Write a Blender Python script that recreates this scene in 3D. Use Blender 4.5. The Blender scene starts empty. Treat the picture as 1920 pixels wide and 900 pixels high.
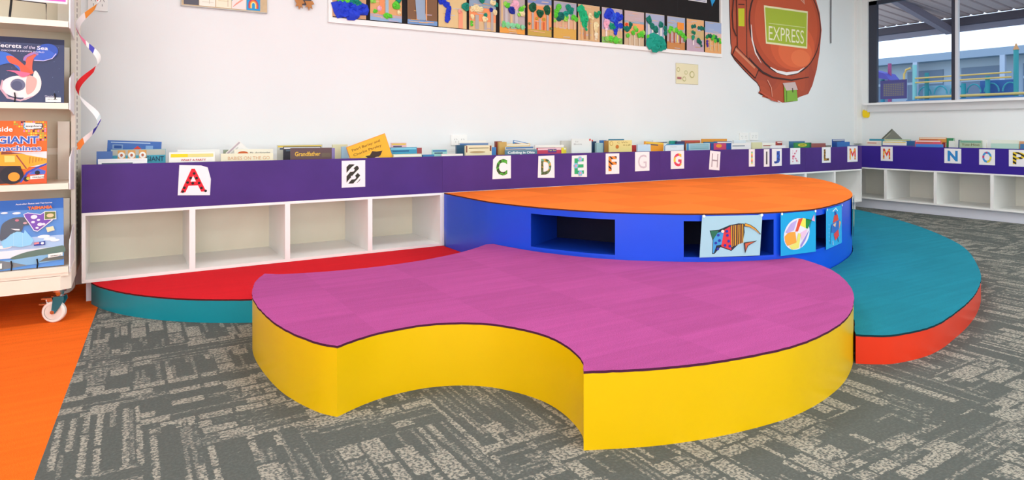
import bpy, bmesh, math, random
from mathutils import Vector, Matrix
R = random.Random(7)
C = bpy.context.scene.collection
PI = math.pi

# ------------------------------------------------------------ camera, world, lights, exposure
TH = math.radians(58.492)
cam_d = bpy.data.cameras.new('camera'); cam = bpy.data.objects.new('camera', cam_d); C.objects.link(cam)
cam.location = (0, 0, 1.1); cam.rotation_euler = (PI/2, 0, TH - PI/2)
cam_d.sensor_width = 36; cam_d.lens = 1180/1920*36; cam_d.shift_y = -205.5/1920
cam_d.clip_start = 0.05; cam_d.clip_end = 200
bpy.context.scene.camera = cam
vs = bpy.context.scene.view_settings
vs.view_transform = 'Standard'; vs.look = 'None'; vs.gamma = 1; vs.use_curve_mapping = False
vs.exposure = -0.20

world = bpy.data.worlds.new('sky'); bpy.context.scene.world = world; world.use_nodes = True
wn = world.node_tree; bg = wn.nodes['Background']
tc = wn.nodes.new('ShaderNodeTexCoord'); sep = wn.nodes.new('ShaderNodeSeparateXYZ')
rp = wn.nodes.new('ShaderNodeValToRGB')
rp.color_ramp.elements[0].position = 0.0; rp.color_ramp.elements[0].color = (1, 1, 1, 1)
rp.color_ramp.elements[1].position = 0.6; rp.color_ramp.elements[1].color = (0.35, 0.55, 1, 1)
e = rp.color_ramp.elements.new(0.13); e.color = (0.72, 0.84, 1, 1)
wn.links.new(tc.outputs['Generated'], sep.inputs[0]); wn.links.new(sep.outputs['Z'], rp.inputs[0])
wn.links.new(rp.outputs[0], bg.inputs[0]); bg.inputs[1].default_value = 1.9

def area(loc, sx, sy, power, col=(0.90, 0.98, 1.0), rot=(0, 0, 0)):
    l = bpy.data.lights.new('ceiling_or_fill_light', 'AREA'); l.shape = 'RECTANGLE'; l.size = sx; l.size_y = sy
    l.energy = power; l.color = col
    o = bpy.data.objects.new('ceiling_or_fill_light', l); C.objects.link(o); o.location = loc; o.rotation_euler = rot
    return o
LP = 33
for lx in (-1.0, 2.0, 5.0, 8.0):
    for ly in (-2.2, 0.6, 3.3):
        area((lx, ly, 3.36), 1.2, 0.6, LP)
# added unseen fill lamps by the front and left walls, imitating window daylight
for wx in (-1.4, 2.0, 5.4):
    area((wx, -4.05, 1.55), 2.8, 2.3, 84, (0.875, 0.97, 1.0), (PI/2, 0, 0))
area((-3.05, -0.6, 1.6), 3.4, 2.2, 125, (0.875, 0.97, 1.0), (PI/2, 0, -PI/2))

# ------------------------------------------------------------ helpers
def lin(h):
    h = h.lstrip('#'); o = []
    for i in (0, 2, 4):
        c = int(h[i:i+2], 16)/255
        o.append(c/12.92 if c <= 0.04045 else ((c+0.055)/1.055)**2.4)
    return (o[0], o[1], o[2], 1)
_m = {}
def new_mat(name):
    m = bpy.data.materials.new(name); m.use_nodes = True
    return m, m.node_tree, m.node_tree.nodes['Principled BSDF']
def mat(h, rough=0.6, spec=0.4, metal=0.0):
    k = (h, rough, spec, metal)
    if k not in _m:
        m, nt, b = new_mat('paint_' + h)
        b.inputs['Base Color'].default_value = lin(h); b.inputs['Roughness'].default_value = rough
        b.inputs['Specular IOR Level'].default_value = spec; b.inputs['Metallic'].default_value = metal
        _m[k] = m
    return _m[k]
def node(nt, t, **kw):
    n = nt.nodes.new(t)
    for k, v in kw.items(): setattr(n, k, v)
    return n
def ramp(nt, stops, mode='LINEAR'):
    r = nt.nodes.new('ShaderNodeValToRGB'); r.color_ramp.interpolation = mode
    els = r.color_ramp.elements
    els[0].position = stops[0][0]; els[0].color = stops[0][1]
    els[1].position = stops[-1][0]; els[1].color = stops[-1][1]
    for p, c in stops[1:-1]:
        x = els.new(p); x.color = c
    return r
def paint(h, var=0.04, scale=6.0, rough=0.5, spec=0.4, bump=0.0):
    """painted board: flat colour with faint cloudy wear"""
    k = ('paint', h, var, scale, rough, spec, bump)
    if k in _m: return _m[k]
    m, nt, b = new_mat('board_' + h)
    c = lin(h); t = node(nt, 'ShaderNodeTexCoord'); n = node(nt, 'ShaderNodeTexNoise')
    n.inputs['Scale'].default_value = scale; n.inputs['Detail'].default_value = 4
    nt.links.new(t.outputs['Object'], n.inputs['Vector'])
    r = ramp(nt, [(0.3, tuple(x*(1-var) for x in c[:3]) + (1,)), (0.7, tuple(min(1, x*(1+var)) for x in c[:3]) + (1,))])
    nt.links.new(n.outputs['Fac'], r.inputs[0]); nt.links.new(r.outputs[0], b.inputs['Base Color'])
    b.inputs['Roughness'].default_value = rough; b.inputs['Specular IOR Level'].default_value = spec
    if bump:
        n2 = node(nt, 'ShaderNodeTexNoise'); n2.inputs['Scale'].default_value = 220
        nt.links.new(t.outputs['Object'], n2.inputs['Vector'])
        bp = node(nt, 'ShaderNodeBump'); bp.inputs['Strength'].default_value = bump; bp.inputs['Distance'].default_value = 0.002
        nt.links.new(n2.outputs['Fac'], bp.inputs['Height']); nt.links.new(bp.outputs[0], b.inputs['Normal'])
    _m[k] = m
    return m
def carpet(h, amp=0.05, tile=0.5, off=(0, 0), streak=0.05, fine=0.16):
    """plain carpet tiles laid quarter-turned"""
    k = ('carpet', h)
    if k in _m: return _m[k]
    m, nt, b = new_mat('carpet_' + h); c = lin(h)
    t = node(nt, 'ShaderNodeTexCoord'); mp = node(nt, 'ShaderNodeMapping'); mp.inputs['Location'].default_value = (off[0], off[1], 0.013)
    nt.links.new(t.outputs['Object'], mp.inputs[0])
    ck = node(nt, 'ShaderNodeTexChecker'); ck.inputs['Scale'].default_value = 1/tile
    ck.inputs['Color1'].default_value = (1+amp,)*3 + (1,); ck.inputs['Color2'].default_value = (1-amp,)*3 + (1,)  # sheen of the turned pile painted as lighter and darker tiles
    nt.links.new(mp.outputs[0], ck.inputs['Vector'])
    n = node(nt, 'ShaderNodeTexNoise'); n.inputs['Scale'].default_value = 260; n.inputs['Detail'].default_value = 2
    nt.links.new(t.outputs['Object'], n.inputs['Vector'])
    r1 = ramp(nt, [(0.3, (1-fine,)*3 + (1,)), (0.7, (1+fine,)*3 + (1,))]); nt.links.new(n.outputs['Fac'], r1.inputs[0])
    mp2 = node(nt, 'ShaderNodeMapping'); mp2.inputs['Scale'].default_value = (1.2, 14, 1); mp2.inputs['Rotation'].default_value = (0, 0, 0.25)
    nt.links.new(t.outputs['Object'], mp2.inputs[0])
    n2 = node(nt, 'ShaderNodeTexNoise'); n2.inputs['Scale'].default_value = 2.0; n2.inputs['Detail'].default_value = 5
    nt.links.new(mp2.outputs[0], n2.inputs['Vector'])
    r2 = ramp(nt, [(0.35, (1-streak,)*3 + (1,)), (0.65, (1+streak,)*3 + (1,))]); nt.links.new(n2.outputs['Fac'], r2.inputs[0])
    cur = None
    for src in (ck.outputs[0], r1.outputs[0], r2.outputs[0]):
        mx = node(nt, 'ShaderNodeVectorMath', operation='MULTIPLY')
        if cur is None: mx.inputs[0].default_value = c[:3]
        else: nt.links.new(cur, mx.inputs[0])
        nt.links.new(src, mx.inputs[1]); cur = mx.outputs[0]
    nt.links.new(cur, b.inputs['Base Color'])
    b.inputs['Roughness'].default_value = 0.95; b.inputs['Specular IOR Level'].default_value = 0.1
    bp = node(nt, 'ShaderNodeBump'); bp.inputs['Strength'].default_value = 0.6; bp.inputs['Distance'].default_value = 0.004
    nt.links.new(n.outputs['Fac'], bp.inputs['Height']); nt.links.new(bp.outputs[0], b.inputs['Normal'])
    _m[k] = m
    return m
def pattern(kind, cols, scale=20, angle=0.0):
    """printed patterns of the alphabet cards"""
    k = (kind, tuple(cols), scale, angle)
    if k in _m: return _m[k]
    m, nt, b = new_mat('print_' + kind)
    t = node(nt, 'ShaderNodeTexCoord'); mp = node(nt, 'ShaderNodeMapping')
    mp.inputs['Rotation'].default_value = (0, angle, 0); nt.links.new(t.outputs['Object'], mp.inputs[0])
    n = len(cols); stops = [(i/n, lin(c)) for i, c in enumerate(cols)]
    if n == 1: stops.append((1, lin(cols[0])))
    if kind == 'stripes':
        w = node(nt, 'ShaderNodeTexWave'); w.wave_profile = 'SAW'; w.inputs['Scale'].default_value = scale
        w.inputs['Distortion'].default_value = 2.0; w.inputs['Detail Scale'].default_value = 1.0
        nt.links.new(mp.outputs[0], w.inputs['Vector']); src = w.outputs['Fac']
    elif kind == 'bars':
        w = node(nt, 'ShaderNodeTexWave'); w.wave_profile = 'SAW'; w.inputs['Scale'].default_value = scale
        nt.links.new(mp.outputs[0], w.inputs['Vector']); src = w.outputs['Fac']
    elif kind == 'patches':
        w = node(nt, 'ShaderNodeTexNoise'); w.inputs['Scale'].default_value = scale; w.inputs['Detail'].default_value = 0
        nt.links.new(mp.outputs[0], w.inputs['Vector'])
        mr = node(nt, 'ShaderNodeMapRange'); mr.inputs[1].default_value = 0.3; mr.inputs[2].default_value = 0.7
        nt.links.new(w.outputs['Fac'], mr.inputs[0]); src = mr.outputs[0]
    else:
        w = node(nt, 'ShaderNodeTexVoronoi'); w.inputs['Scale'].default_value = scale
        nt.links.new(mp.outputs[0], w.inputs['Vector'])
        s2 = node(nt, 'ShaderNodeSeparateColor'); nt.links.new(w.outputs['Color'], s2.inputs[0]); src = s2.outputs[0]
    r = ramp(nt, stops, 'CONSTANT'); nt.links.new(src, r.inputs[0]); nt.links.new(r.outputs[0], b.inputs['Base Color'])
    b.inputs['Roughness'].default_value = 0.6
    _m[k] = m
    return m

class MB:
    def __init__(s): s.v = []; s.f = []; s.mi = []; s.mats = []; s.bias = 0
    def m(s, m):
        if m not in s.mats: s.mats.append(m)
        return s.mats.index(m)
    def face(s, pts, m):
        b = len(s.v); s.v += [tuple(p) for p in pts]; s.f.append(tuple(range(b, b+len(pts)))); s.mi.append(s.m(m))
    def add(s, vs_, fs, m):
        b = len(s.v); s.v += [tuple(p) for p in vs_]; k = s.m(m)
        for f in fs: s.f.append(tuple(b+i for i in f)); s.mi.append(k)
    def box(s, x0, x1, y0, y1, z0, z1, m):
        v = [(x, y, z) for z in (z0, z1) for y in (y0, y1) for x in (x0, x1)]
        s.add(v, [(0,2,3,1), (4,5,7,6), (0,1,5,4), (2,6,7,3), (0,4,6,2), (1,3,7,5)], m)
    def prism(s, pts, a0, a1, m, axis='z', side=None, cap=None):
        n = len(pts)
        def P(p, a): return (p[0], p[1], a) if axis == 'z' else ((p[0], a, p[1]) if axis == 'y' else (a, p[0], p[1]))
        lo = [P(p, a0) for p in pts]; hi = [P(p, a1) for p in pts]
        s.add(lo + hi, [(i, (i+1) % n, n+(i+1) % n, n+i) for i in range(n)], side or m)
        s.add(hi, [tuple(range(n))], cap or m); s.add(lo, [tuple(range(n))[::-1]], m)
    def tube(s, pts, r, m, n=8, closed=False):
        pts = [Vector(p) for p in pts]; rings = []
        N = len(pts)
        for i, p in enumerate(pts):
            a = pts[max(0, i-1)]; c = pts[min(N-1, i+1)]; d = (c-a).normalized()
            up = Vector((0, 0, 1)) if abs(d.z) < 0.9 else Vector((1, 0, 0))
            u = d.cross(up).normalized(); w = d.cross(u)
            rr = r[i] if isinstance(r, (list, tuple)) else r
            rings.append([p + (u*math.cos(2*PI*k/n) + w*math.sin(2*PI*k/n))*rr for k in range(n)])
        vs_ = [q for g in rings for q in g]; fs = []
        for i in range(N-1):
            for k in range(n):
                fs.append((i*n+k, i*n+(k+1) % n, (i+1)*n+(k+1) % n, (i+1)*n+k))
        fs.append(tuple(range(n))[::-1]); fs.append(tuple((N-1)*n+k for k in range(n)))
        s.add(vs_, fs, m)
    def disc(s, c, r, h, axis, m, n=24):
        c = Vector(c); ax = Vector(axis).normalized(); up = Vector((0, 0, 1)) if abs(ax.z) < 0.9 else Vector((1, 0, 0))
        u = ax.cross(up).normalized(); w = ax.cross(u)
        a = [c - ax*h/2 + (u*math.cos(2*PI*k/n)+w*math.sin(2*PI*k/n))*r for k in range(n)]
        b = [p + ax*h for p in a]
        s.add(a+b, [(k, (k+1) % n, n+(k+1) % n, n+k) for k in range(n)] + [tuple(range(n))[::-1], tuple(range(n, 2*n))], m)
    def build(s, name, parent=None, smooth=False, loc=None, rot=None):
        me = bpy.data.meshes.new(name); me.from_pydata(s.v, [], s.f)
        for m_ in s.mats: me.materials.append(m_)
        for p, k in zip(me.polygons, s.mi): p.material_index = k
        if smooth:
            b = bmesh.new(); b.from_mesh(me); bmesh.ops.remove_doubles(b, verts=b.verts, dist=1e-5); b.to_mesh(me); b.free()
            for p in me.polygons: p.use_smooth = True
            me.set_sharp_from_angle(angle=math.radians(32))
        me.update()
        o = bpy.data.objects.new(name, me); C.objects.link(o)
        if parent: o.parent = parent
        if loc: o.location = loc
        if rot: o.rotation_euler = rot
        return o

def tag(o, label, cat, group=None, kind=None):
    o['label'] = label; o['category'] = cat
    if group: o['group'] = group
    if kind: o['kind'] = kind
    return o
def thing(name, label, cat, loc=(0, 0, 0), rot=(0, 0, 0), group=None):
    o = bpy.data.objects.new(name, None); C.objects.link(o); o.location = loc; o.rotation_euler = rot
    o.empty_display_size = 0.05
    return tag(o, label, cat, group)
def struct(o):
    o['kind'] = 'structure'; return o

# flat text glyphs
_t = {}
def glyphs(s, bold=0.0):
    k = (s, bold)
    if k in _t: return _t[k]
    cu = bpy.data.curves.new('text', 'FONT'); cu.body = s; cu.size = 1; cu.offset = bold; cu.resolution_u = 3
    cu.dimensions = '2D'; cu.fill_mode = 'FRONT'
    o = bpy.data.objects.new('text', cu); C.objects.link(o)
    dg = bpy.context.evaluated_depsgraph_get(); ev = o.evaluated_get(dg); me = ev.to_mesh()
    v = [(p.co.x, p.co.y) for p in me.vertices]; f = [tuple(p.vertices) for p in me.polygons]
    ev.to_mesh_clear(); bpy.data.objects.remove(o); bpy.data.curves.remove(cu)
    x0 = min(p[0] for p in v); x1 = max(p[0] for p in v); y0 = min(p[1] for p in v); y1 = max(p[1] for p in v)
    v = [((a-x0)/(x1-x0), (b-y0)/(y1-y0)) for a, b in v]
    _t[k] = (v, f, (x1-x0)/(y1-y0)); return _t[k]

class Art:
    """printed or painted artwork in the plane local y = y0, facing -y"""
    def __init__(s, mb, y0=0.0, step=0.0004, ox=0, oz=0): s.mb = mb; s.y = y0; s.st = step; s.k = 0; s.ox = ox; s.oz = oz
    def _p(s, p): return (s.ox+p[0], s.y - s.k*s.st, s.oz+p[1])
    def M(s, c): return mat(c, 0.55) if isinstance(c, str) else c
    def poly(s, pts, c): s.k += 1; s.mb.face([s._p(p) for p in pts], s.M(c))
    def blob(s, pts, c): s.poly(crr(pts, 5, True), c)
    def rect(s, x0, x1, z0, z1, c): s.poly([(x0, z0), (x1, z0), (x1, z1), (x0, z1)], c)
    def ell(s, x, z, rx, rz, c, n=24, a=0.0):
        s.poly([(x+rx*math.cos(t)*math.cos(a)-rz*math.sin(t)*math.sin(a), z+rx*math.cos(t)*math.sin(a)+rz*math.sin(t)*math.cos(a)) for t in [2*PI*i/n for i in range(n)]], c)
    def stroke(s, pts, w, c):
        s.k += 1; L = []; Rr = []; N = len(pts)
        for i, p in enumerate(pts):
            a = pts[max(0, i-1)]; b = pts[min(N-1, i+1)]; dx, dz = b[0]-a[0], b[1]-a[1]; l = math.hypot(dx, dz) or 1
            ww = (w[i] if isinstance(w, (list, tuple)) else w)/2
            L.append((p[0]-dz/l*ww, p[1]+dx/l*ww)); Rr.append((p[0]+dz/l*ww, p[1]-dx/l*ww))
        for i in range(N-1): s.mb.face([s._p(q) for q in (L[i], Rr[i], Rr[i+1], L[i+1])], s.M(c))
    def text(s, t, x, z, w, h, c, bold=0.0, skew=0.0):
        """text fitted in the box with lower left x, z"""
        v, f, asp = glyphs(t, bold); s.k += 1
        s.mb.add([s._p((x+a*w+skew*b*h, z+b*h)) for a, b in v], f, s.M(c))

WHITE = paint('e9e8e5', 0.01, 3, 0.6, 0.3)
MELA = paint('f3f2ee', 0.012, 4, 0.35, 0.4)
CREAM = paint('ece6d6', 0.015, 5, 0.4, 0.4)

def crr(pts, n=6, closed=False):
    """Catmull-Rom through points"""
    out = []; N = len(pts)
    for i in range(N if closed else N-1):
        g = lambda j: pts[j % N] if closed else pts[min(max(j, 0), N-1)]
        p0, p1, p2, p3 = g(i-1), g(i), g(i+1), g(i+2)
        for k in range(n):
            t = k/n
            out.append(tuple(0.5*(2*p1[d]+(p2[d]-p0[d])*t+(2*p0[d]-5*p1[d]+4*p2[d]-p3[d])*t*t+(3*p1[d]-p0[d]-3*p2[d]+p3[d])*t**3) for d in (0, 1)))
    if not closed: out.append(tuple(pts[-1]))
    return out
def arc(cx, cy, r, a0, a1, n=24):
    return [(cx+r*math.cos(a0+(a1-a0)*i/n), cy+r*math.sin(a0+(a1-a0)*i/n)) for i in range(n+1)]

# ------------------------------------------------------------ the setting
WX, WY = 9.58, 5.45
X0, Y0, ZC = -3.2, -4.2, 3.4
def floor_mat():
    m, nt, b = new_mat('grey_patterned_carpet')
    t = node(nt, 'ShaderNodeTexCoord')
    wn_ = node(nt, 'ShaderNodeTexNoise'); wn_.inputs['Scale'].default_value = 75; wn_.inputs['Detail'].default_value = 2
    nt.links.new(t.outputs['Object'], wn_.inputs['Vector'])
    wa = node(nt, 'ShaderNodeVectorMath', operation='SUBTRACT'); wa.inputs[1].default_value = (0.5, 0.5, 0.5); nt.links.new(wn_.outputs['Color'], wa.inputs[0])
    wb = node(nt, 'ShaderNodeVectorMath', operation='SCALE'); wb.inputs['Scale'].default_value = 0.022; nt.links.new(wa.outputs[0], wb.inputs[0])
    wc = node(nt, 'ShaderNodeVectorMath', operation='ADD'); nt.links.new(t.outputs['Object'], wc.inputs[0]); nt.links.new(wb.outputs[0], wc.inputs[1])
    def brick(rot, loc, bw, rh, sq=1.0, mort=0.0):
        mp = node(nt, 'ShaderNodeMapping'); mp.inputs['Rotation'].default_value = (0, 0, rot); mp.inputs['Location'].default_value = loc
        nt.links.new(wc.outputs[0], mp.inputs[0])
        br = node(nt, 'ShaderNodeTexBrick'); br.inputs['Scale'].default_value = 1; br.inputs['Mortar Size'].default_value = mort; br.inputs['Mortar Smooth'].default_value = 0.3; br.inputs['Mortar'].default_value = (0.1, 0.1, 0.1, 1)
        br.inputs['Brick Width'].default_value = bw; br.inputs['Row Height'].default_value = rh; br.offset = 0.37; br.squash = sq
        br.inputs['Color1'].default_value = (0, 0, 0, 1); br.inputs['Color2'].default_value = (1, 1, 1, 1)
        br.inputs['Bias'].default_value = 0.0
        nt.links.new(mp.outputs[0], br.inputs['Vector'])
        s_ = node(nt, 'ShaderNodeSeparateColor'); nt.links.new(br.outputs['Color'], s_.inputs[0]); return s_.outputs[0]
    A = brick(0, (0.13, 0.02, 0), 0.24, 0.095, 1.0, 0.010); B = brick(PI/2, (0.31, 0.07, 0), 0.21, 0.085, 1.0, 0.010)
    A2 = brick(0, (0.5, 0.21, 0), 0.13, 0.065, 1.0, 0.008); B2 = brick(PI/2, (0.1, 0.4, 0), 0.36, 0.042, 1.0, 0.012)
    L1 = brick(0, (0.4, 0.1, 0), 0.5, 0.013); L2 = brick(PI/2, (0.2, 0.6, 0), 0.45, 0.012)
    K = brick(0, (0.77, 0.33, 0), 0.5, 0.25); K2 = brick(PI/2, (0.2, 0.9, 0), 0.33, 0.125)
    def mth(op, a, b_=None, v=None):
        n_ = node(nt, 'ShaderNodeMath', operation=op); nt.links.new(a, n_.inputs[0])
        if b_ is not None: nt.links.new(b_, n_.inputs[1])
        elif v is not None: n_.inputs[1].default_value = v
        return n_.outputs[0]
    def mix(f, a, b_):
        n_ = node(nt, 'ShaderNodeMix'); n_.data_type = 'FLOAT'
        nt.links.new(f, n_.inputs[0]); nt.links.new(a, n_.inputs[2]); nt.links.new(b_, n_.inputs[3]); return n_.outputs[0]
    kk = mth('GREATER_THAN', K, v=0.5); k2 = mth('GREATER_THAN', K2, v=0.55)
    ab = mix(kk, A, B); cd = mix(kk, A2, B2)
    base = mix(k2, ab, cd)
    n1 = node(nt, 'ShaderNodeTexNoise'); n1.inputs['Scale'].default_value = 95; n1.inputs['Detail'].default_value = 4
    nt.links.new(t.outputs['Object'], n1.inputs['Vector'])
    n3 = node(nt, 'ShaderNodeTexNoise'); n3.inputs['Scale'].default_value = 48; n3.inputs['Detail'].default_value = 4
    nt.links.new(t.outputs['Object'], n3.inputs['Vector'])
    def yarn(rot):
        mp = node(nt, 'ShaderNodeMapping'); mp.inputs['Rotation'].default_value = (0, 0, rot); mp.inputs['Scale'].default_value = (25, 260, 1)
        nt.links.new(t.outputs['Object'], mp.inputs[0]); n2 = node(nt, 'ShaderNodeTexNoise'); n2.inputs['Scale'].default_value = 1; n2.inputs['Detail'].default_value = 2
        nt.links.new(mp.outputs[0], n2.inputs['Vector']); return n2.outputs['Fac']
    ya = mix(kk, yarn(0), yarn(PI/2))
    def smooth(a, lo, hi, o0, o1):
        m_ = node(nt, 'ShaderNodeMapRange'); m_.interpolation_type = 'SMOOTHSTEP'
        for q, v_ in zip((1, 2, 3, 4), (lo, hi, o0, o1)): m_.inputs[q].default_value = v_
        nt.links.new(a, m_.inputs[0]); return m_.outputs[0]
    rag = mth('ADD', base, mth('MULTIPLY', mth('ADD', n3.outputs['Fac'], v=-0.5), v=0.85))
    patch = smooth(rag, 0.34, 0.66, 0.0, 1.0)
    line = mth('GREATER_THAN', mix(kk, L1, L2), v=0.86)
    patch = mth('MAXIMUM', patch, mth('MULTIPLY', line, v=0.55))
    grain = smooth(n1.outputs['Fac'], 0.36, 0.64, -0.5, 0.42)
    gy = smooth(ya, 0.3, 0.7, -0.30, 0.30)
    amp = mth('ADD', mth('MULTIPLY', patch, v=0.75), v=0.25)
    tot = mth('ADD', mth('MULTIPLY', patch, v=0.66), mth('MULTIPLY', mth('ADD', grain, gy), amp))
    r = ramp(nt, [(0.0, lin('555955')), (0.25, lin('646864')), (0.6, lin('827f76')), (1.0, lin('a19e91'))])
    nt.links.new(smooth(tot, -0.15, 1.05, 0.0, 1.0), r.inputs[0]); nt.links.new(r.outputs[0], b.inputs['Base Color'])
    b.inputs['Roughness'].default_value = 0.95; b.inputs['Specular IOR Level'].default_value = 0.1
    bp = node(nt, 'ShaderNodeBump'); bp.inputs['Strength'].default_value = 0.7; bp.inputs['Distance'].default_value = 0.004
    nt.links.new(n1.outputs['Fac'], bp.inputs['Height']); nt.links.new(bp.outputs[0], b.inputs['Normal'])
    return m
# grey field and orange field meet along a slightly skewed seam
sA, sB = (-0.118, WY), (-0.46, Y0)
seamx = lambda y: -0.151 + (y-4.672)*(0.097/2.197)
b = MB(); b.face([(seamx(Y0), Y0, 0), (WX+0.12, Y0, 0), (WX+0.12, WY+0.1, 0), (seamx(WY+0.1), WY+0.1, 0)], floor_mat()); struct(b.build('floor'))
b = MB(); b.face([(X0-0.1, Y0, 0), (seamx(Y0), Y0, 0), (seamx(WY+0.1), WY+0.1, 0), (X0-0.1, WY+0.1, 0)], carpet('f06a1c', 0.015, 0.5, (0.1, 0.2), 0.07, 0.2)); struct(b.build('floor'))
b = MB(); b.box(X0-0.1, WX+0.12, Y0-0.1, WY+0.1, ZC, ZC+0.1, paint('f2f1ee', 0.01)); struct(b.build('ceiling'))
WALL = paint('e6e9e9', 0.012, 1.5, 0.7, 0.25, 0.03)
b = MB(); b.box(X0-0.1, WX+0.12, WY, WY+0.1, -0.05, ZC, WALL); struct(b.build('wall_back'))
b = MB(); b.box(X0-0.1, X0, Y0, WY, -0.05, ZC, WALL); struct(b.build('wall_left'))
b = MB(); b.box(X0-0.1, WX+0.12, Y0-0.1, Y0, -0.05, ZC, WALL); struct(b.build('wall_front'))
WZ0, WZ1, WYa, WYb = 1.51, 3.05, 5.315, 0.9
b = MB()
b.box(WX, WX+0.12, Y0, WY, -0.05, WZ0, WALL); b.box(WX, WX+0.12, Y0, WY, WZ1, ZC, WALL)
b.box(WX, WX+0.12, WYa, WY, WZ0, WZ1, WALL); b.box(WX, WX+0.12, Y0, WYb, WZ0, WZ1, WALL)
struct(b.build('wall_right'))
b = MB(); b.box(9.45, WX, WY-0.05, WY, 0.9, ZC, paint('ecebe8', 0.01, 3, 0.6)); struct(b.build('trim_1'))
# window
DK = mat('2f3444', 0.4, 0.5); GR = mat('c9cbd2', 0.35, 0.5, 0.0)
b = MB(); b.box(9.61, 9.66, 5.195, WYa, WZ0, WZ1, DK); b.box(9.61, 9.66, WYb, WYb+0.08, WZ0, WZ1, DK)
b.box(9.61, 9.66, WYb, WYa, WZ1-0.06, WZ1, DK); b.box(9.61, 9.66, 4.144, 4.192, WZ0, WZ1, DK)
b.box(9.60, 9.66, 4.112, 4.144, WZ0, WZ1, GR); b.box(9.61, 9.66, 2.5, 2.56, WZ0, WZ1, DK); b.box(9.61, 9.66, WYb, WYa, WZ0, WZ0+0.012, GR)
win = struct(b.build('window_1'))
b = MB(); gm = bpy.data.materials.new('window_glass'); gm.use_nodes = True; nt = gm.node_tree
for n_ in list(nt.nodes):
    if n_.type == 'BSDF_PRINCIPLED': nt.nodes.remove(n_)
tr = node(nt, 'ShaderNodeBsdfTransparent'); tr.inputs[0].default_value = (0.95, 0.97, 1, 1); gl = node(nt, 'ShaderNodeBsdfGlossy'); gl.inputs['Roughness'].default_value = 0.02
ms = node(nt, 'ShaderNodeMixShader'); fr = node(nt, 'ShaderNodeFresnel'); fr.inputs[0].default_value = 1.2
nt.links.new(fr.outputs[0], ms.inputs[0]); nt.links.new(tr.outputs[0], ms.inputs[1]); nt.links.new(gl.outputs[0], ms.inputs[2])
nt.links.new(ms.outputs[0], nt.nodes['Material Output'].inputs[0])
b.face([(9.635, WYb, WZ0), (9.635, WYa, WZ0), (9.635, WYa, WZ1), (9.635, WYb, WZ1)], gm)
b.build('glass_pane', win)
b = MB(); b.box(9.52, 9.60, WYb-0.05, WYa+0.03, WZ0-0.03, WZ0, mat('f0f0f0', 0.4)); b.box(9.555, WX, WYb-0.05, WYa-0.01, 1.375, WZ0-0.03, mat('d3d3d4', 0.5)); b.build('window_sill', win)
# reveals of the opening
# ------------------------------------------------------------ platforms
def platform(name, label, outline, z, body, top, side_hex, ragged=0.0015):
    t = thing(name, label, 'platform', (0, 0, 0))
    b = MB(); b.prism(outline, 0.0, z-0.009, body); b.build('side_panel', t, smooth=True)
    b = MB()
    # carpet sheet with a dark cut edge
    n = len(outline); rr = random.Random(len(outline))
    dense = []
    for i in range(n):
        p, q = outline[i], outline[(i+1) % n]; L = math.hypot(q[0]-p[0], q[1]-p[1]); k = max(1, int(L/0.02))
        for j in range(k): dense.append((p[0]+(q[0]-p[0])*j/k, p[1]+(q[1]-p[1])*j/k))
    cx = sum(p[0] for p in dense)/len(dense); cy = sum(p[1] for p in dense)/len(dense)
    N = len(dense); dd = []
    for i, p in enumerate(dense):
        a, c = dense[i-1], dense[(i+1) % N]; dx, dy = c[0]-a[0], c[1]-a[1]; l = math.hypot(dx, dy) or 1
        o = rr.uniform(-ragged, ragged) + 0.001
        dd.append((p[0]+dy/l*o, p[1]-dx/l*o))
    b.prism(dd, z-0.009, z, top, side=mat(side_hex, 0.9, 0.1))
    b.build('carpet_top', t)
    return t
ZR, ZP, ZT, ZO = 0.135, 0.273, 0.138, 0.577
YF = 4.80
BO = [(2.27, 4.79), (2.268, 4.4), (2.27, 4.2), (2.285, 3.98), (2.37, 3.64), (2.45, 3.45), (2.56, 3.245), (2.69, 3.075), (2.86, 2.92), (3.04, 2.785), (3.22, 2.685), (3.40, 2.61), (3.58, 2.56), (3.76, 2.535), (3.95, 2.535), (4.17, 2.58), (4.5, 2.68), (4.85, 2.82), (5.2, 3.02), (5.6, 3.31), (5.95, 3.61), (6.19, 3.86), (6.37, 4.09), (6.51, 4.35), (6.64, 4.62), (6.70, 4.79)]
bo = crr(BO, 6)
# RED: circle nestling against the cabinets
def inset(p, c, d):
    l = math.hypot(p[0]-c[0], p[1]-c[1]); return (p[0]+(p[0]-c[0])/l*d, p[1]+(p[1]-c[1])/l*d)
a0 = math.atan2(4.795-5.24, -0.19-1.296); a1 = math.atan2(4.03-5.24, 2.262-1.296)
a0 = a0 + 2*PI if a0 < 0 else a0; a1 = a1 + 2*PI if a1 < 0 else a1
redarc = arc(1.296, 5.24, 1.55, a0, a1, 40)
red = redarc + [(2.262, 4.796)]
platform('curved_platform', 'low red carpeted step with teal curved side in front of the white cubbies', red, ZR, paint('068b9a', 0.03, 3, 0.38), carpet('d8202a', 0.01, 0.5, (0, 0), 0.03, 0.12), '5a1a1c')
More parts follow.
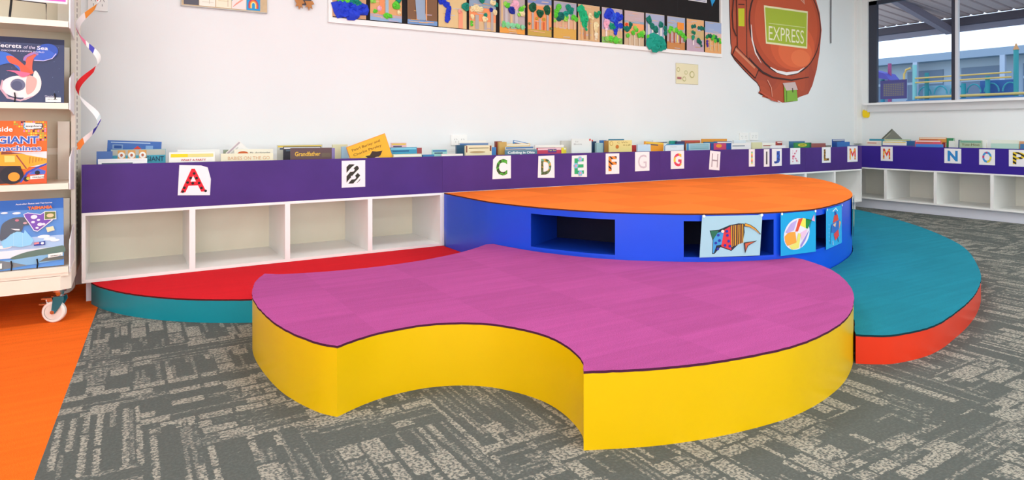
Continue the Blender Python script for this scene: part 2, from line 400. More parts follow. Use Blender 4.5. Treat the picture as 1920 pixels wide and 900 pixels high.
# PURPLE seat
pl = [(0.69, 2.41), (0.64, 2.487), (0.592, 2.62), (0.558, 2.76), (0.538, 2.93), (0.528, 3.15), (0.535, 3.33), (0.562, 3.50), (0.612, 3.69), (0.682, 3.845)]
aL = math.atan2(3.845-5.24, 0.682-1.296); aR = math.atan2(3.99-5.24, 2.22-1.296)
back = arc(1.296, 5.24, 1.556, aL, aR, 20)
back[0] = (0.682, 3.845)
i0 = min(range(len(bo)), key=lambda i: math.hypot(bo[i][0]-2.285, bo[i][1]-3.98)); i1 = min(range(len(bo)), key=lambda i: math.hypot(bo[i][0]-3.70, bo[i][1]-2.54))
alongblue = []
for i in range(i0, i1+1):
    p = bo[i]; a, c = bo[i-1], bo[i+1]; dx, dy = c[0]-a[0], c[1]-a[1]; l = math.hypot(dx, dy)
    alongblue.append((p[0]+dy/l*0.006, p[1]-dx/l*0.006))
pr = [(3.70, 2.49), (3.685, 2.42), (3.60, 2.245), (3.50, 2.115), (3.37, 1.99), (3.20, 1.855), (3.04, 1.755), (2.88, 1.67), (2.7, 1.595), (2.54, 1.548), (2.35, 1.512), (2.16, 1.499), (1.95, 1.517), (1.75, 1.555), (1.55, 1.618), (1.34, 1.715)]
pf = [(1.34, 1.715), (1.40, 1.80), (1.438, 1.92), (1.450, 2.04), (1.436, 2.14), (1.392, 2.25), (1.32, 2.358), (1.21, 2.44), (1.08, 2.485), (0.93, 2.488), (0.81, 2.462), (0.69, 2.41)]
purple = crr(pf, 5)[:-1] + crr(pl, 5)[::1][:-1] + back + alongblue + crr(pr, 5)[:-1]
purple = purple[::-1]
platform('curved_platform', 'purple carpeted seat with bright yellow sides and a round bite cut from its front', purple, ZP, paint('dfb402', 0.02, 3, 0.33, 0.3), carpet('ab4c8b', 0.035, 0.5, (0.12, 0.2), 0.05, 0.2), '4a2038')
# TEAL step
tl = [(2.935, 1.684), (3.0, 1.632), (3.09, 1.588), (3.29, 1.56), (3.49, 1.57), (3.77, 1.62), (4.05, 1.68), (4.36, 1.765), (4.75, 1.90), (5.17, 2.09), (5.76, 2.40), (6.21, 2.72), (6.75, 3.22), (7.22, 3.78), (7.55, 4.30), (7.72, 4.79)]
prt = [p for p in crr(pr, 5) if p[0] > 2.95]      # purple arc, from blue down to the front
teal = []
teal += crr(tl, 5)
teal += [(6.72, 4.796)]
for i in range(len(bo)-1, i1, -1):
    p = bo[i]; a, c = bo[i-1], bo[min(i+1, len(bo)-1)]; dx, dy = c[0]-a[0], c[1]-a[1]; l = math.hypot(dx, dy) or 1
    teal.append((p[0]+dy/l*0.006, p[1]-dx/l*0.006))
for p in prt:
    l = math.hypot(p[0]-2.2, p[1]-3.2); teal.append((p[0]+(p[0]-2.2)/l*0.006, p[1]+(p[1]-3.2)/l*0.006))
platform('curved_platform', 'low teal carpeted step with red-orange side wrapping the right end of the blue drum', teal, ZT, paint('dd3618', 0.03, 3, 0.3), carpet('1c7c8f', 0.02, 0.5, (0.3, 0.1), 0.05, 0.14), '12333b')
# BLUE drum with cubby holes
NAVY_SHADE = mat('070a2a', .5, .2); BLUE_SHADE = mat('0636a6', .45, .3)  # shade inside the cubby holes is painted as darker blues
BLUE = paint('0a4edc', 0.04, 2, 0.3, 0.5)
bt = thing('curved_platform', 'tall bright blue curved bench with orange carpet top and dark cubby openings', 'platform')
HOLES = [(2.375, 2.672), (2.995, 3.545), (3.93, 4.42)]
HZ0, HZ1 = 0.302, 0.528
def insert_x(path, x):
    out = []
    for i, p in enumerate(path):
        out.append(p)
        if i+1 < len(path) and 2.3 < p[0] < x < path[i+1][0]:
            t_ = (x-p[0])/(path[i+1][0]-p[0]); out.append((x, p[1]+t_*(path[i+1][1]-p[1])))
    return out
bs = bo
for h in HOLES:
    bs = insert_x(bs, h[0]); bs = insert_x(bs, h[1])
b = MB(); ztop = ZO-0.009
for i in range(len(bs)-1):
    p, q = bs[i], bs[i+1]; mx_ = (p[0]+q[0])/2
    inh = any(h[0] < mx_ < h[1] for h in HOLES) and p[1] < 4.0
    for z0, z1 in ([(0, HZ0), (HZ1, ztop)] if inh else [(0, HZ0), (HZ0, HZ1), (HZ1, ztop)]):
        b.face([(p[0], p[1], z0), (q[0], q[1], z0), (q[0], q[1], z1), (p[0], p[1], z1)], BLUE)
b.face([(p[0], p[1], ztop) for p in bs], BLUE)
b.face([(bs[-1][0], bs[-1][1], 0), (bs[0][0], bs[0][1], 0), (bs[0][0], bs[0][1], ztop), (bs[-1][0], bs[-1][1], ztop)], BLUE)
b.build('side_panel', bt, smooth=True)
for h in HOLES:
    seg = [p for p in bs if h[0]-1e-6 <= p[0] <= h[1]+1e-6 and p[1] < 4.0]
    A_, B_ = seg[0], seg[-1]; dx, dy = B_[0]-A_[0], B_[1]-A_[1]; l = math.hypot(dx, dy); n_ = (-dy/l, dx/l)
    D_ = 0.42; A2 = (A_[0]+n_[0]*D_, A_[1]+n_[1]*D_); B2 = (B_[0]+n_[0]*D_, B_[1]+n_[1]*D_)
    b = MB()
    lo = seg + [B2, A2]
    b.face([(p[0], p[1], HZ0) for p in lo], BLUE_SHADE); b.face([(p[0], p[1], HZ1) for p in lo][::-1], NAVY_SHADE)
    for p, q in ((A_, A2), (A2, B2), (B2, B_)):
        b.face([(p[0], p[1], HZ0), (q[0], q[1], HZ0), (q[0], q[1], HZ1), (p[0], p[1], HZ1)], NAVY_SHADE if p is A2 else BLUE_SHADE)
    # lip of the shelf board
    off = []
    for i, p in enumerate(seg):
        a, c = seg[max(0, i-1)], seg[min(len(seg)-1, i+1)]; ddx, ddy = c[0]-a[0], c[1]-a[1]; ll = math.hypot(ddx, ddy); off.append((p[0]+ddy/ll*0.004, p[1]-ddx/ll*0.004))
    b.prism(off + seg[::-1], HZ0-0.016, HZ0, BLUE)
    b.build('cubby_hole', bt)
b = MB(); rr = random.Random(3); dd = []
for i, p in enumerate(bo):
    a, c = bo[max(0, i-1)], bo[min(len(bo)-1, i+1)]; dx, dy = c[0]-a[0], c[1]-a[1]; l = math.hypot(dx, dy); o_ = 0.002 + rr.uniform(-0.0015, 0.002)
    dd.append((p[0]+dy/l*o_, p[1]-dx/l*o_))
b.prism(dd, ztop, ZO, carpet('f5792c', 0.06, 0.5, (0.05, 0.3), 0.02, 0.1), side=mat('5a3020', 0.9, 0.1)); b.build('carpet_top', bt)

# ------------------------------------------------------------ browser-bin cabinets
PURP = paint('4a2f7c', 0.10, 2.6, 0.5, 0.22)
PURP2 = paint('38248e', 0.05, 2.2, 0.5, 0.22)
P_ = 0.625
def cabinet(label, loc, rot, n, purp):
    backm = paint('f6eed8', .02, 4, .5) if rot == 0 else paint('f2efe2', .02, 4, .5)
    t = thing('book_bin_cabinet', label, 'cabinet', loc, (0, 0, rot), 'low white cabinets with purple book bins')
    W = n*P_ - 0.001; D = 0.62
    b = MB()
    b.box(0, W, 0.02, D, 0.135, 0.155, MELA)                      # bottom board
    b.box(0, W, 0.0, 0.02, 0.135, 0.155, MELA)
    b.box(0, W, 0.0, D, 0.559, 0.578, MELA)                       # top of cubbies
    b.box(0, W, D-0.012, D, 0.155, 0.86, backm)                    # back
    for i in range(n+1):
        x0 = 0 if i == 0 else i*P_-0.018; x1 = 0.02 if i == 0 else (W if i == n else i*P_+0.018)
        if i == n: x0 = W-0.02
        b.box(x0, x1, 0.0, D-0.012, 0.155, 0.559, MELA)
    b.box(0, 0.018, 0.02, D-0.012, 0.582, 0.86, MELA); b.box(W-0.018, W, 0.02, D-0.012, 0.582, 0.86, MELA)
    b.box(0.018, W-0.018, 0.02, D-0.012, 0.69, 0.70, MELA)        # bin floor
    b.build('carcass', t)
    b = MB(); b.box(0, W, 0, 0.02, 0.578, 0.883, purp); b.build('bin_front', t)
    b = MB(); b.box(0.02, W, 0.085, 0.103, 0, 0.135, mat('e6e9f2', 0.4)); b.build('kickboard', t)
    return t
cabinet('white cubby cabinet with purple bin front carrying the spotted red A card', (-0.24, YF, 0), 0, 4, PURP)
cabinet('white cabinet with purple bin front carrying the C, D, E and F cards', (-0.24+4*P_, YF, 0), 0, 4, PURP)
cabinet('white cabinet with purple bin front carrying the H, I and J cards', (-0.24+8*P_, YF, 0), 0, 4, PURP)
cabinet('short white cabinet with purple bin front carrying the L and M cards by the corner', (-0.24+12*P_, YF, 0), 0, 2, PURP)
cabinet('white cabinet with violet-blue bin front carrying the N card under the window', (8.9, 5.32, 0), -PI/2, 4, PURP2)
# ------------------------------------------------------------ alphabet cards
def card(kind, loc, rot, w, h, letter, m, label, tilt=0.0, bold=0.03, cut=None, letter_box=None, extra=None, paper='f0eef0'):
    b = MB(); pts = [(0, 0), (w, 0), (w, h), (0, h)]
    if cut: pts = cut
    b.prism(pts, 0, 0.0012, mat(paper, 0.6), axis='y')
    a = Art(b, -0.0003)
    if letter:
        lx, lz, lw, lh = letter_box or (w*0.2, h*0.14, w*0.6, h*0.72)
        if letter == 'M':
            q = lw*.2; x1 = lx+lw; zt = lz+lh
            a.poly([(lx, lz), (lx+q, lz), (lx+q, zt-lh*.32), (lx+lw/2, lz+lh*.22), (x1-q, zt-lh*.32), (x1-q, lz), (x1, lz), (x1, zt), (x1-q*1.1, zt), (lx+lw/2, lz+lh*.55), (lx+q*1.1, zt), (lx, zt)], m)
        else:
            a.text(letter, lx, lz, lw, lh, m, bold)
    if extra: extra(a, w, h)
    o = b.build(kind, loc=loc, rot=(0, tilt, rot))
    return o
def A_dots(a, w, h):
    for x, z in ((.505, .72), (.395, .58), (.58, .57), (.30, .44), (.66, .41), (.46, .41), (.2, .28), (.73, .25), (.155, .16), (.86, .15)): a.ell(w*x, h*z, w*.045, w*.045, '1b1416', 12)
def E_flowers(a, w, h):
    for x, z in ((.55, .82), (.28, .52), (.55, .18)):
        for k in range(6): a.ell(w*x+w*.1*math.cos(k*PI/3), h*z+w*.1*math.sin(k*PI/3), w*.055, w*.055, '7fc4e6', 8)
        a.ell(w*x, h*z, w*.06, w*.06, 'e99ab0', 8)
LC = [
 ('A', 0.296, 0.652, 0.197, 0.214, mat('e0142a'), 0.018, 'white card with a red letter A dotted black'),
 ('B', 1.409, 0.660, 0.185, 0.207, pattern('stripes', ['f5f2ee', '2a2a1e', '2a2a1e'], 6.5, -0.75), 0.035, 'white card with a zebra-striped letter B'),
 ('C', 2.739, 0.672, 0.190, 0.203, pattern('patches', ['2d4a1c', '55b43a', '3f9a2c', '2d5a22'], 22), 0.035, 'white card with a green camouflage letter C'),
 ('D', 3.216, 0.662, 0.190, 0.205, pattern('cells', ['4a5a30', 'c9a23c', '5a6f4a', '6fae8e', '3c5a36'], 45), 0.03, 'white card with a mossy green patterned letter D'),
 ('E', 3.599, 0.655, 0.190, 0.208, mat('2fb072'), 0.035, 'white card with a green letter E trimmed with blue flowers'),
 ('F', 4.022, 0.668, 0.175, 0.204, pattern('stripes', ['f08a2c', 'f08a2c', '2a2220'], 7, 0.9), 0.03, 'white card with a tiger-striped orange letter F'),
 ('G', 4.407, 0.684, 0.198, 0.195, pattern('bars', ['a49aa8', 'e8e2ea'], 60, 0.4), 0.0, 'white card with a thin pale grey letter G'),
 ('G', 4.911, 0.690, 0.198, 0.192, pattern('patches', ['f0b62c', 'd8405a', 'e0466a', 'e8d23c'], 9), 0.03, 'white card with a pink and yellow letter G'),
 ('H', 5.497, 0.668, 0.170, 0.210, pattern('bars', ['8d8792', 'b9a8ae'], 60, 0.4), -0.01, 'tilted white card with a thin grey letter H'),
 ('I', 6.170, 0.678, 0.106, 0.204, pattern('bars', ['e2463c', 'f0a43c', 'e4d84a', '6fc08e'], 5.5, PI/2), 0.03, 'narrow white card with a rainbow letter I'),
 ('I', 6.440, 0.668, 0.104, 0.210, mat('3a3a3e'), 0.02, 'narrow white card with a black letter I'),
 ('J', 6.590, 0.672, 0.188, 0.208, pattern('patches', ['2a3f8e', '3f6fd0', '2a3f8e'], 30), 0.04, 'white card with a dark blue letter J'),
 ('K', 6.943, 0.682, 0.200, 0.200, pattern('cells', ['d84a6e', 'f3e4ea', 'f0d8e2', 'c83a5a'], 55), 0.03, 'white card with a pink spotted letter K'),
 ('L', 7.598, 0.683, 0.190, 0.202, pattern('cells', ['6a4a22', 'c99a3c', '4a3420'], 60), 0.03, 'white card with a brown leopard letter L'),
 ('M', 8.165, 0.680, 0.240, 0.208, pattern('patches', ['e8382c', 'f0a02c', 'f3c23c', 'e0482c'], 14), 0.003, 'white card with a flame-coloured letter M beside the corner'),
]
for L, x, z, w, h, m, bold, lab in LC:
    cut = None; lb = None; ex = None; tl_ = 0.0
    if L == 'A':
        cut = [(0, 0.01), (w, 0), (w*1.03, h*.52), (w*.93, h*.9), (w*.72, h*.97), (w*.05, h)]; ex = A_dots; lb = (w*.08, h*.13, w*.80, h*.74)
    if L == 'C': cut = [(0, 0), (w, 0), (w, h), (w*.22, h), (w*.04, h*.85)]
    if L in 'DE': cut = [(0.002, 0.004), (w, -0.004), (w*.99, h), (w*.05, h*.985)]
    if L == 'E': ex = E_flowers
    if L == 'H': tl_ = 0.09
    if L == 'I': lb = (w*.38, h*.14, w*.24, h*.72)
    o = card('letter_card', (x, YF-0.003, z), 0, w, h, L, m, lab, tl_, bold, cut, lb, ex)
    tag(o, lab + (' on the purple panel' if len(lab.split()) < 12 else ''), 'letter card', 'alphabet cards on the bins')
LR = [
 ('M', 4.755, 0.681, 0.158, 0.196, pattern('patches', ['e8382c', 'f0a02c', 'f3c23c', 'e0482c'], 15), 0.003, 'white card with a flame-coloured letter M, on the bin under the window'),
 ('N', 3.962, 0.684, 0.190, 0.186, mat('2a86c8'), 0.045, 'white card with a plain blue letter N'),
 ('O', 3.578, 0.680, 0.165, 0.190, pattern('cells', ['3f9ad8', 'c8306a', 'e8d43c', '3f9ad8', '8a6fc0'], 30), 0.03, 'white card with a multicoloured letter O'),
 ('P', 3.274, 0.676, 0.196, 0.196, pattern('stripes', ['e8c81e', 'e8c81e', '25221c', '25221c'], 8, 1.0), 0.02, 'white card with a yellow and black striped letter P'),
]
for L, y, z, w, h, m, bold, lab in LR:
    o = card('letter_card', (8.9-0.003, y, z), -PI/2, w, h, L, m, lab, 0, bold)
    tag(o, lab + ', under the window' if L != 'M' else lab, 'letter card', 'alphabet cards on the bins')

# ------------------------------------------------------------ books in the bins
PAGE = mat('efece2', 0.8)
def book(label, loc, rotz, w, h, t, hx, deco=None, tilt=0.0, lean=-0.06, group='picture books in the bins', name='picture_book'):
    o = thing(name, label, 'book', loc, (lean, tilt, rotz), group)
    b = MB(); m = mat(hx, 0.35, 0.5)
    b.box(0, w, 0, 0.0018, 0, h, m); b.box(0, w, t-0.0018, t, 0, h, m); b.box(0, 0.0018, 0.0018, t-0.0018, 0, h, m)
    a = Art(b, -0.0003)
    if deco: deco(a, w, h)
    b.build('cover', o)
    b = MB(); b.box(0.0019, w-0.004, 0.0019, t-0.0019, 0.003, h-0.004, PAGE); b.build('pages', o)
    return o
BACK= [(-0.167, -0.078, 0.961, 0.96, 4.965, '2f5fa5'), (-0.124, 0.203, 1.033, 1.018, 5.165, '1f5fb0'), (-0.089, 0.239, 0.971, 0.968, 5.065, '8fb3b8'), (-0.155, 0.12, 0.914, 0.913, 4.865, 'f2f2ee'), (0.251, 0.537, 0.95, 0.947, 4.915, 'f3f1e6'), (0.312, 0.586, 0.961, 0.959, 5.065, 'e9e8e2'), (0.617, 0.683, 0.955, 0.954, 5.115, '8d9a80'), (0.575, 0.93, 0.934, 0.932, 4.915, 'ece4c4'), (0.677, 0.949, 0.961, 0.96, 5.015, 'e6e2cf'), (1.019, 1.374, 0.988, 0.98, 5.215, 'c9c9bd'), (1.043, 1.335, 0.973, 0.974, 5.115, '3a3a42'), (1.056, 1.365, 0.963, 0.969, 4.915, '5a3b3b'), (1.301, 1.418, 0.959, 0.958, 5.015, '8a78b8'), (1.443, 1.567, 0.984, 0.983, 5.165, 'dcd8b0'), (1.474, 1.53, 0.97, 0.969, 5.015, '9fc6de'), (1.943, 2.085, 0.992, 0.993, 5.165, 'e6b9bd'), (1.863, 2.1, 0.957, 0.958, 4.965, '2f93b5'), (2.035, 2.187, 0.949, 0.95, 5.065, 'a03a3a'), (1.853, 2.101, 0.907, 0.902, 4.865, 'cfd6b4'), (2.197, 2.427, 0.931, 0.932, 5.065, '8fc7c0'), (2.132, 2.29, 0.895, 0.895, 4.915, '2f78ae'), (2.282, 2.484, 0.899, 0.899, 4.865, 'e8d8cf'), (2.649, 2.94, 1.005, 1.003, 5.265, 'eceae6'), (2.599, 2.907, 0.985, 0.985, 5.165, 'c5c6c6'), (2.527, 2.624, 0.969, 0.967, 5.065, '27506f'), (2.536, 2.799, 0.967, 0.965, 4.915, 'e6dcb4'), (2.817, 2.901, 0.947, 0.945, 5.015, '3f7fbe'), (2.988, 3.053, 0.996, 0.996, 5.165, '8a3a2a'), (2.965, 3.046, 0.993, 0.992, 5.065, 'c9a35a'), (3.166, 3.344, 1.01, 0.977, 5.215, '3f80c0'), (3.058, 3.342, 0.971, 0.973, 5.115, 'efc24c'), (3.004, 3.319, 0.949, 0.947, 5.015, 'c9cdcc'), (2.939, 3.289, 0.925, 0.922, 4.915, '557f92'), (3.398, 3.745, 0.957, 0.955, 5.115, 'efedea'), (3.322, 3.635, 0.933, 0.931, 4.965, 'c8405a'), (3.562, 3.704, 0.931, 0.929, 5.015, 'e3d33a'), (3.755, 3.875, 0.995, 0.994, 5.165, 'd0d0c8'), (3.769, 4.018, 1.015, 1.016, 5.015, 'e3e8e4'), (4.036, 4.12, 1.004, 1.003, 5.115, 'd03a34'), (4.038, 4.121, 0.988, 0.988, 5.065, '26405f'), (4.087, 4.171, 0.972, 0.971, 5.015, '9cc0c6'), (4.226, 4.298, 0.997, 0.996, 5.115, '2f6fb5'), (4.376, 4.586, 1.006, 1.008, 5.165, '1f7d8c'), (4.207, 4.278, 0.993, 0.992, 5.015, 'b98a4a'), (4.165, 4.473, 0.997, 0.998, 4.915, 'e4d58b'), (4.549, 4.677, 0.945, 0.943, 5.015, 'c43a3a'), (4.554, 4.89, 0.952, 0.951, 4.915, 'c6dcea'), (4.709, 5.056, 0.982, 0.958, 5.065, 'f0a030'), (5.057, 5.375, 0.995, 0.992, 5.215, 'd8e2da'), (4.988, 5.282, 0.949, 0.949, 4.965, 'e4eaee'), (5.289, 5.391, 0.982, 0.981, 5.165, '2f9a8c'), (5.339, 5.459, 0.976, 0.975, 5.115, '3a3f6a'), (5.477, 5.769, 0.983, 0.984, 5.165, 'a8622f'), (5.332, 5.704, 0.954, 0.953, 4.965, 'a9ccd4'), (5.852, 6.296, 0.998, 0.998, 5.215, 'e39a35'), (5.72, 5.947, 0.967, 0.965, 5.065, '1f6f9c'), (5.713, 6.068, 0.95, 0.953, 4.965, 'c8406a'), (5.959, 6.261, 0.97, 0.967, 5.115, '2b62a8'), (6.068, 6.414, 0.946, 0.949, 4.965, 'eeecea'), (6.362, 6.581, 0.979, 0.98, 5.165, 'd9e3ea'), (6.508, 6.7, 0.954, 0.952, 5.015, 'd9d6a8'), (6.7, 6.96, 0.942, 0.942, 5.015, 'e6e4d8'), (6.728, 7.021, 0.914, 0.917, 4.915, 'eeeeee'), (7.131, 7.351, 0.959, 0.957, 5.115, 'b0453f'), (7.384, 7.716, 0.957, 0.958, 5.115, '3f74a0'), (7.233, 7.627, 0.94, 0.943, 4.965, '2f8a4a'), (7.703, 8.024, 0.928, 0.931, 5.015, '9c5a55'), (8.036, 8.15, 0.899, 0.9, 5.015, '8a877c'), (8.378, 8.48, 0.956, 0.955, 5.065, '7a4a35')]
BACK += [(8.18, 8.47, 0.979, 0.98, 5.015, '1f55a5'), (8.13, 8.42, 0.945, 0.945, 4.915, '2a70b8')]
RIGHT= [(5.078, 4.867, 0.95, 0.953, 9.1, 'e6ddd0'), (5.115, 4.91, 0.975, 0.978, 9.25, '2f8fa5'), (4.818, 4.506, 0.946, 0.951, 9.05, 'eeeade'), (4.876, 4.525, 0.975, 0.979, 9.2, '8cc5c8'), (4.772, 4.362, 0.896, 0.897, 8.95, '54409a'), (4.556, 4.446, 0.957, 0.958, 9.15, '2f65a0'), (4.391, 4.078, 0.967, 0.971, 9.05, 'e0566a'), (4.335, 4.008, 0.919, 0.922, 8.95, '3f7fd0'), (4.44, 4.104, 1.005, 1.005, 9.25, 'd99a4a'), (4.082, 4.044, 0.943, 0.944, 9.1, '8a3030'), (4.098, 4.016, 1.001, 0.999, 9.25, '2f8a5a'), (4.006, 3.945, 0.965, 0.966, 9.1, 'e0e4dc'), (3.862, 3.616, 0.974, 0.978, 9.05, 'a9bfa0'), (3.917, 3.893, 0.98, 0.98, 9.15, '2a4a6a'), (3.647, 3.59, 0.983, 0.984, 9.1, 'eeeeea'), (3.558, 3.268, 0.984, 0.985, 9.15, 'e2e6da'), (3.5, 3.22, 0.94, 0.945, 9.0, 'b4d6c8'), (3.25, 3.069, 0.969, 0.972, 9.1, 'd09a70'), (3.204, 3.021, 0.939, 0.943, 9.0, '3f78a8')]
NM = {'2f5fa5': 'small blue', '1f5fb0': 'royal blue', '8fb3b8': 'grey and teal', 'f2f2ee': 'white', 'f3f1e6': 'white and yellow', 'e9e8e2': 'off-white', '8d9a80': 'olive grey', 'ece4c4': 'cream', 'e6e2cf': 'pale cream', 'c9c9bd': 'stone grey', '3a3a42': 'near-black', '5a3b3b': 'dark brown', '8a78b8': 'lilac', 'dcd8b0': 'straw yellow', '9fc6de': 'sky blue', 'e6b9bd': 'pale pink', '2f93b5': 'turquoise blue', 'a03a3a': 'dark red', 'cfd6b4': 'pale green', '8fc7c0': 'mint', '2f78ae': 'mid blue', 'e8d8cf': 'pale peach', 'eceae6': 'white', 'c5c6c6': 'light grey', '27506f': 'navy', 'e6dcb4': 'cream and brown', '3f7fbe': 'blue', '8a3a2a': 'red-brown', 'c9a35a': 'tan', '3f80c0': 'tilted blue', 'efc24c': 'golden yellow', 'c9cdcc': 'silver grey', '557f92': 'slate blue', 'efedea': 'white', 'c8405a': 'crimson', 'e3d33a': 'lemon yellow', 'd0d0c8': 'warm grey', 'e3e8e4': 'large white', 'd03a34': 'bright red', '26405f': 'dark navy', '9cc0c6': 'pale teal', '2f6fb5': 'strong blue', '1f7d8c': 'dark teal', 'b98a4a': 'brown', 'e4d58b': 'pale yellow', 'c43a3a': 'red', 'c6dcea': 'ice blue', 'f0a030': 'slanting orange', 'd8e2da': 'pale green-white', 'e4eaee': 'blue-edged white', '2f9a8c': 'sea green', '3a3f6a': 'indigo', 'a8622f': 'rusty brown', 'a9ccd4': 'powder blue', 'e39a35': 'orange', '1f6f9c': 'petrol blue', 'c8406a': 'magenta', '2b62a8': 'cobalt', 'eeecea': 'plain white', 'd9e3ea': 'bluish white', 'd9d6a8': 'khaki', 'e6e4d8': 'ivory', 'eeeeee': 'bright white', 'b0453f': 'brick red', '3f74a0': 'steel blue', '2f8a4a': 'grass green', '9c5a55': 'dusty red', '8a877c': 'taupe', '7a4a35': 'chestnut', '1f55a5': 'deep blue', '2a70b8': 'medium blue', 'e6ddd0': 'cream', '2f8fa5': 'teal', 'eeeade': 'white', '8cc5c8': 'aqua', '54409a': 'purple', '2f65a0': 'blue', 'e0566a': 'coral pink', '3f7fd0': 'bright blue', 'd99a4a': 'amber', '8a3030': 'maroon', '2f8a5a': 'green', 'e0e4dc': 'pale grey', 'a9bfa0': 'sage green', '2a4a6a': 'thin navy', 'eeeeea': 'thin white', 'e2e6da': 'off-white', 'b4d6c8': 'mint green', 'd09a70': 'light brown', '3f78a8': 'blue'}
def near_card(x):
    c = min(LC, key=lambda l: abs(l[1]+l[3]/2-x)); nth = ''
    if c[0] == 'G': nth = 'grey ' if c[1] < 4.6 else 'pink '
    if c[0] == 'I': nth = 'rainbow ' if c[1] < 6.3 else 'black '
    return nth + c[0]
def d_grand(a, w, h):
    a.text('Grandfather', w*.1, h-.062, w*.62, .034, 'e8b83c', .02); a.rect(w*.75, w*.97, h-.07, h-.04, '6a5a4a')
def d_giant(a, w, h):
    a.rect(.004, w-.004, h-.04, h-.004, 'b9b9ae'); a.rect(.004, w-.004, 0, h-.042, '3fa0b8')
    for i, x in enumerate((.12, .3, .5)): a.rect(w*x, w*x+.045, h-.075, h-.006, 'e0a45a'); a.ell(w*x+.022, h-.04, .02, .022, 'f2f2ee'); a.ell(w*x+.022, h-.04, .008, .01, 'c06a4a')
    a.text('GIANT', w*.62, h-.085, w*.34, .035, '1f3f5a', .01)
def d_blue(a, w, h):
    a.rect(.02, w-.07, h-.016, h-.01, 'b9d0e6'); a.rect(.03, w*.28, h-.06, h-.028, '7fa0c8'); a.rect(.04, w*.26, h-.055, h-.034, '1f4f98'); a.poly([(w*.45, h-.065), (w*.55, h-.034), (w*.66, h-.065)], 'e0402c'); a.rect(w*.7, w*.84, h-.06, h-.03, '7fa8d8')
def d_yellowband(a, w, h):
    a.rect(.01, w*.4, h-.035, h-.012, 'f0d81e'); a.rect(w*.4, w-.01, h-.035, h-.012, 'e8dc8a'); a.text('WHAT A PARTY', w*.25, h-.062, w*.55, .014, 'd03a3a', .02)
def d_babies(a, w, h): a.text('BABIES ON THE GO', w*.13, h-.045, w*.8, .024, 'd9a06a', .0)
def d_arch(a, w, h):
    a.ell(w*.22, h-.036, .04, .022, 'c8602c', 14); a.text('Mr. Archimedes', w*.4, h-.034, w*.52, .014, '4a4a40', .0)
def d_coll(a, w, h): a.text('Colliding in Ohio', w*.08, h-.045, w*.84, .03, 'f2f2ee', .03); a.rect(0, w, h-.01, h-.004, '7f9aa8')
def d_cream(a, w, h):
    a.rect(.004, .016, h-.06, h-.002, '7a3a2a'); a.rect(w-.02, w-.004, h-.05, h-.002, '7a3a2a'); a.rect(w*.12, w*.88, h-.026, h-.02, '6a5a3a'); a.ell(w*.45, h-.058, w*.3, .01, 'b9a070')
def d_diary(a, w, h):
    a.text('Edi', w*.18, h-.035, w*.14, .014, 'a9adaa'); a.text('Blunts', w*.1, h-.06, w*.4, .016, 'a9adaa'); a.rect(w-.03, w-.012, h-.02, h, 'd8302c')
def d_c(a, w, h): a.ell(w*.1, h-.03, .022, .024, 'b99a4a'); a.ell(w*.1, h-.03, .016, .018, 'e4d58b'); a.text('C Wh', w*.35, h-.03, w*.45, .016, '9a8a4a'); a.ell(w*.35, h-.065, .022, .02, 'c8762c'); a.text('w a all', w*.6, h-.055, w*.32, .016, '9a8a4a')
def d_red(a, w, h): a.rect(.01, w*.9, h-.02, h-.004, 'f0d0d4'); a.rect(w*.4, w*.72, h-.045, h-.01, '5a3a8a'); a.text('Ten Ten', w*.42, h-.03, w*.28, .014, 'f2e84a'); a.rect(w-.03, w, 0, h, 'e3d33a')
def d_stripes(a, w, h):
    a.rect(0, .03, 0, h, '3f8ab8')
    for k in range(4): a.rect(.05, w-.02, h-.02-k*.014, h-.015-k*.014, '6fa0ac')
def d_bluewhite(a, w, h): a.stroke([(.004, 0), (.004, h-.02), (.03, h-.005), (w, h-.005)], .01, '3f8fc0'); a.text('Sleepy Bear', w*.3, h-.035, w*.35, .01, '9a9a9a')
def d_mag(a, w, h): a.rect(0, w*.15, 0, h, '2a4a8a'); a.ell(w*.4, h-.03, .05, .02, 'f0a030'); a.rect(w*.75, w, 0, h, '1f4f98')
def d_pages(a, w, h): a.text('ARCTIC LIGHT', w*.15, h-.03, w*.6, .014, 'd8c23c')
def d_green(a, w, h): a.ell(w*.45, h-.03, w*.28, .022, 'c9c23c'); a.text('Jungle', w*.3, h-.04, w*.3, .02, '1f5a2a', .02); a.rect(w-.04, w, 0, h, '1f5f4a')
def d_lines(c1, c2):
    def f(a, w, h):
        a.rect(.006, w-.006, h-.018, h-.006, c1); a.rect(.02, w*.7, h-.036, h-.026, c2)
    return f
def d_sage(a, w, h): a.rect(.01, w-.01, h-.03, h-.01, '6fa890'); a.text('Yoo-Hoo', w*.1, h-.07, w*.8, .03, '6a5a34', .01)
DECO = {1: d_blue, 2: d_giant, 4: d_yellowband, 7: d_babies, 8: d_arch, 11: d_grand, 16: d_lines('7fc4d8', '1f5a8a'), 25: d_cream, 32: d_coll, 34: d_red, 37: d_diary, 44: d_c, 49: d_bluewhite, 53: d_stripes, 56: d_mag, 65: d_green}
used = set()
rb = random.Random(11)
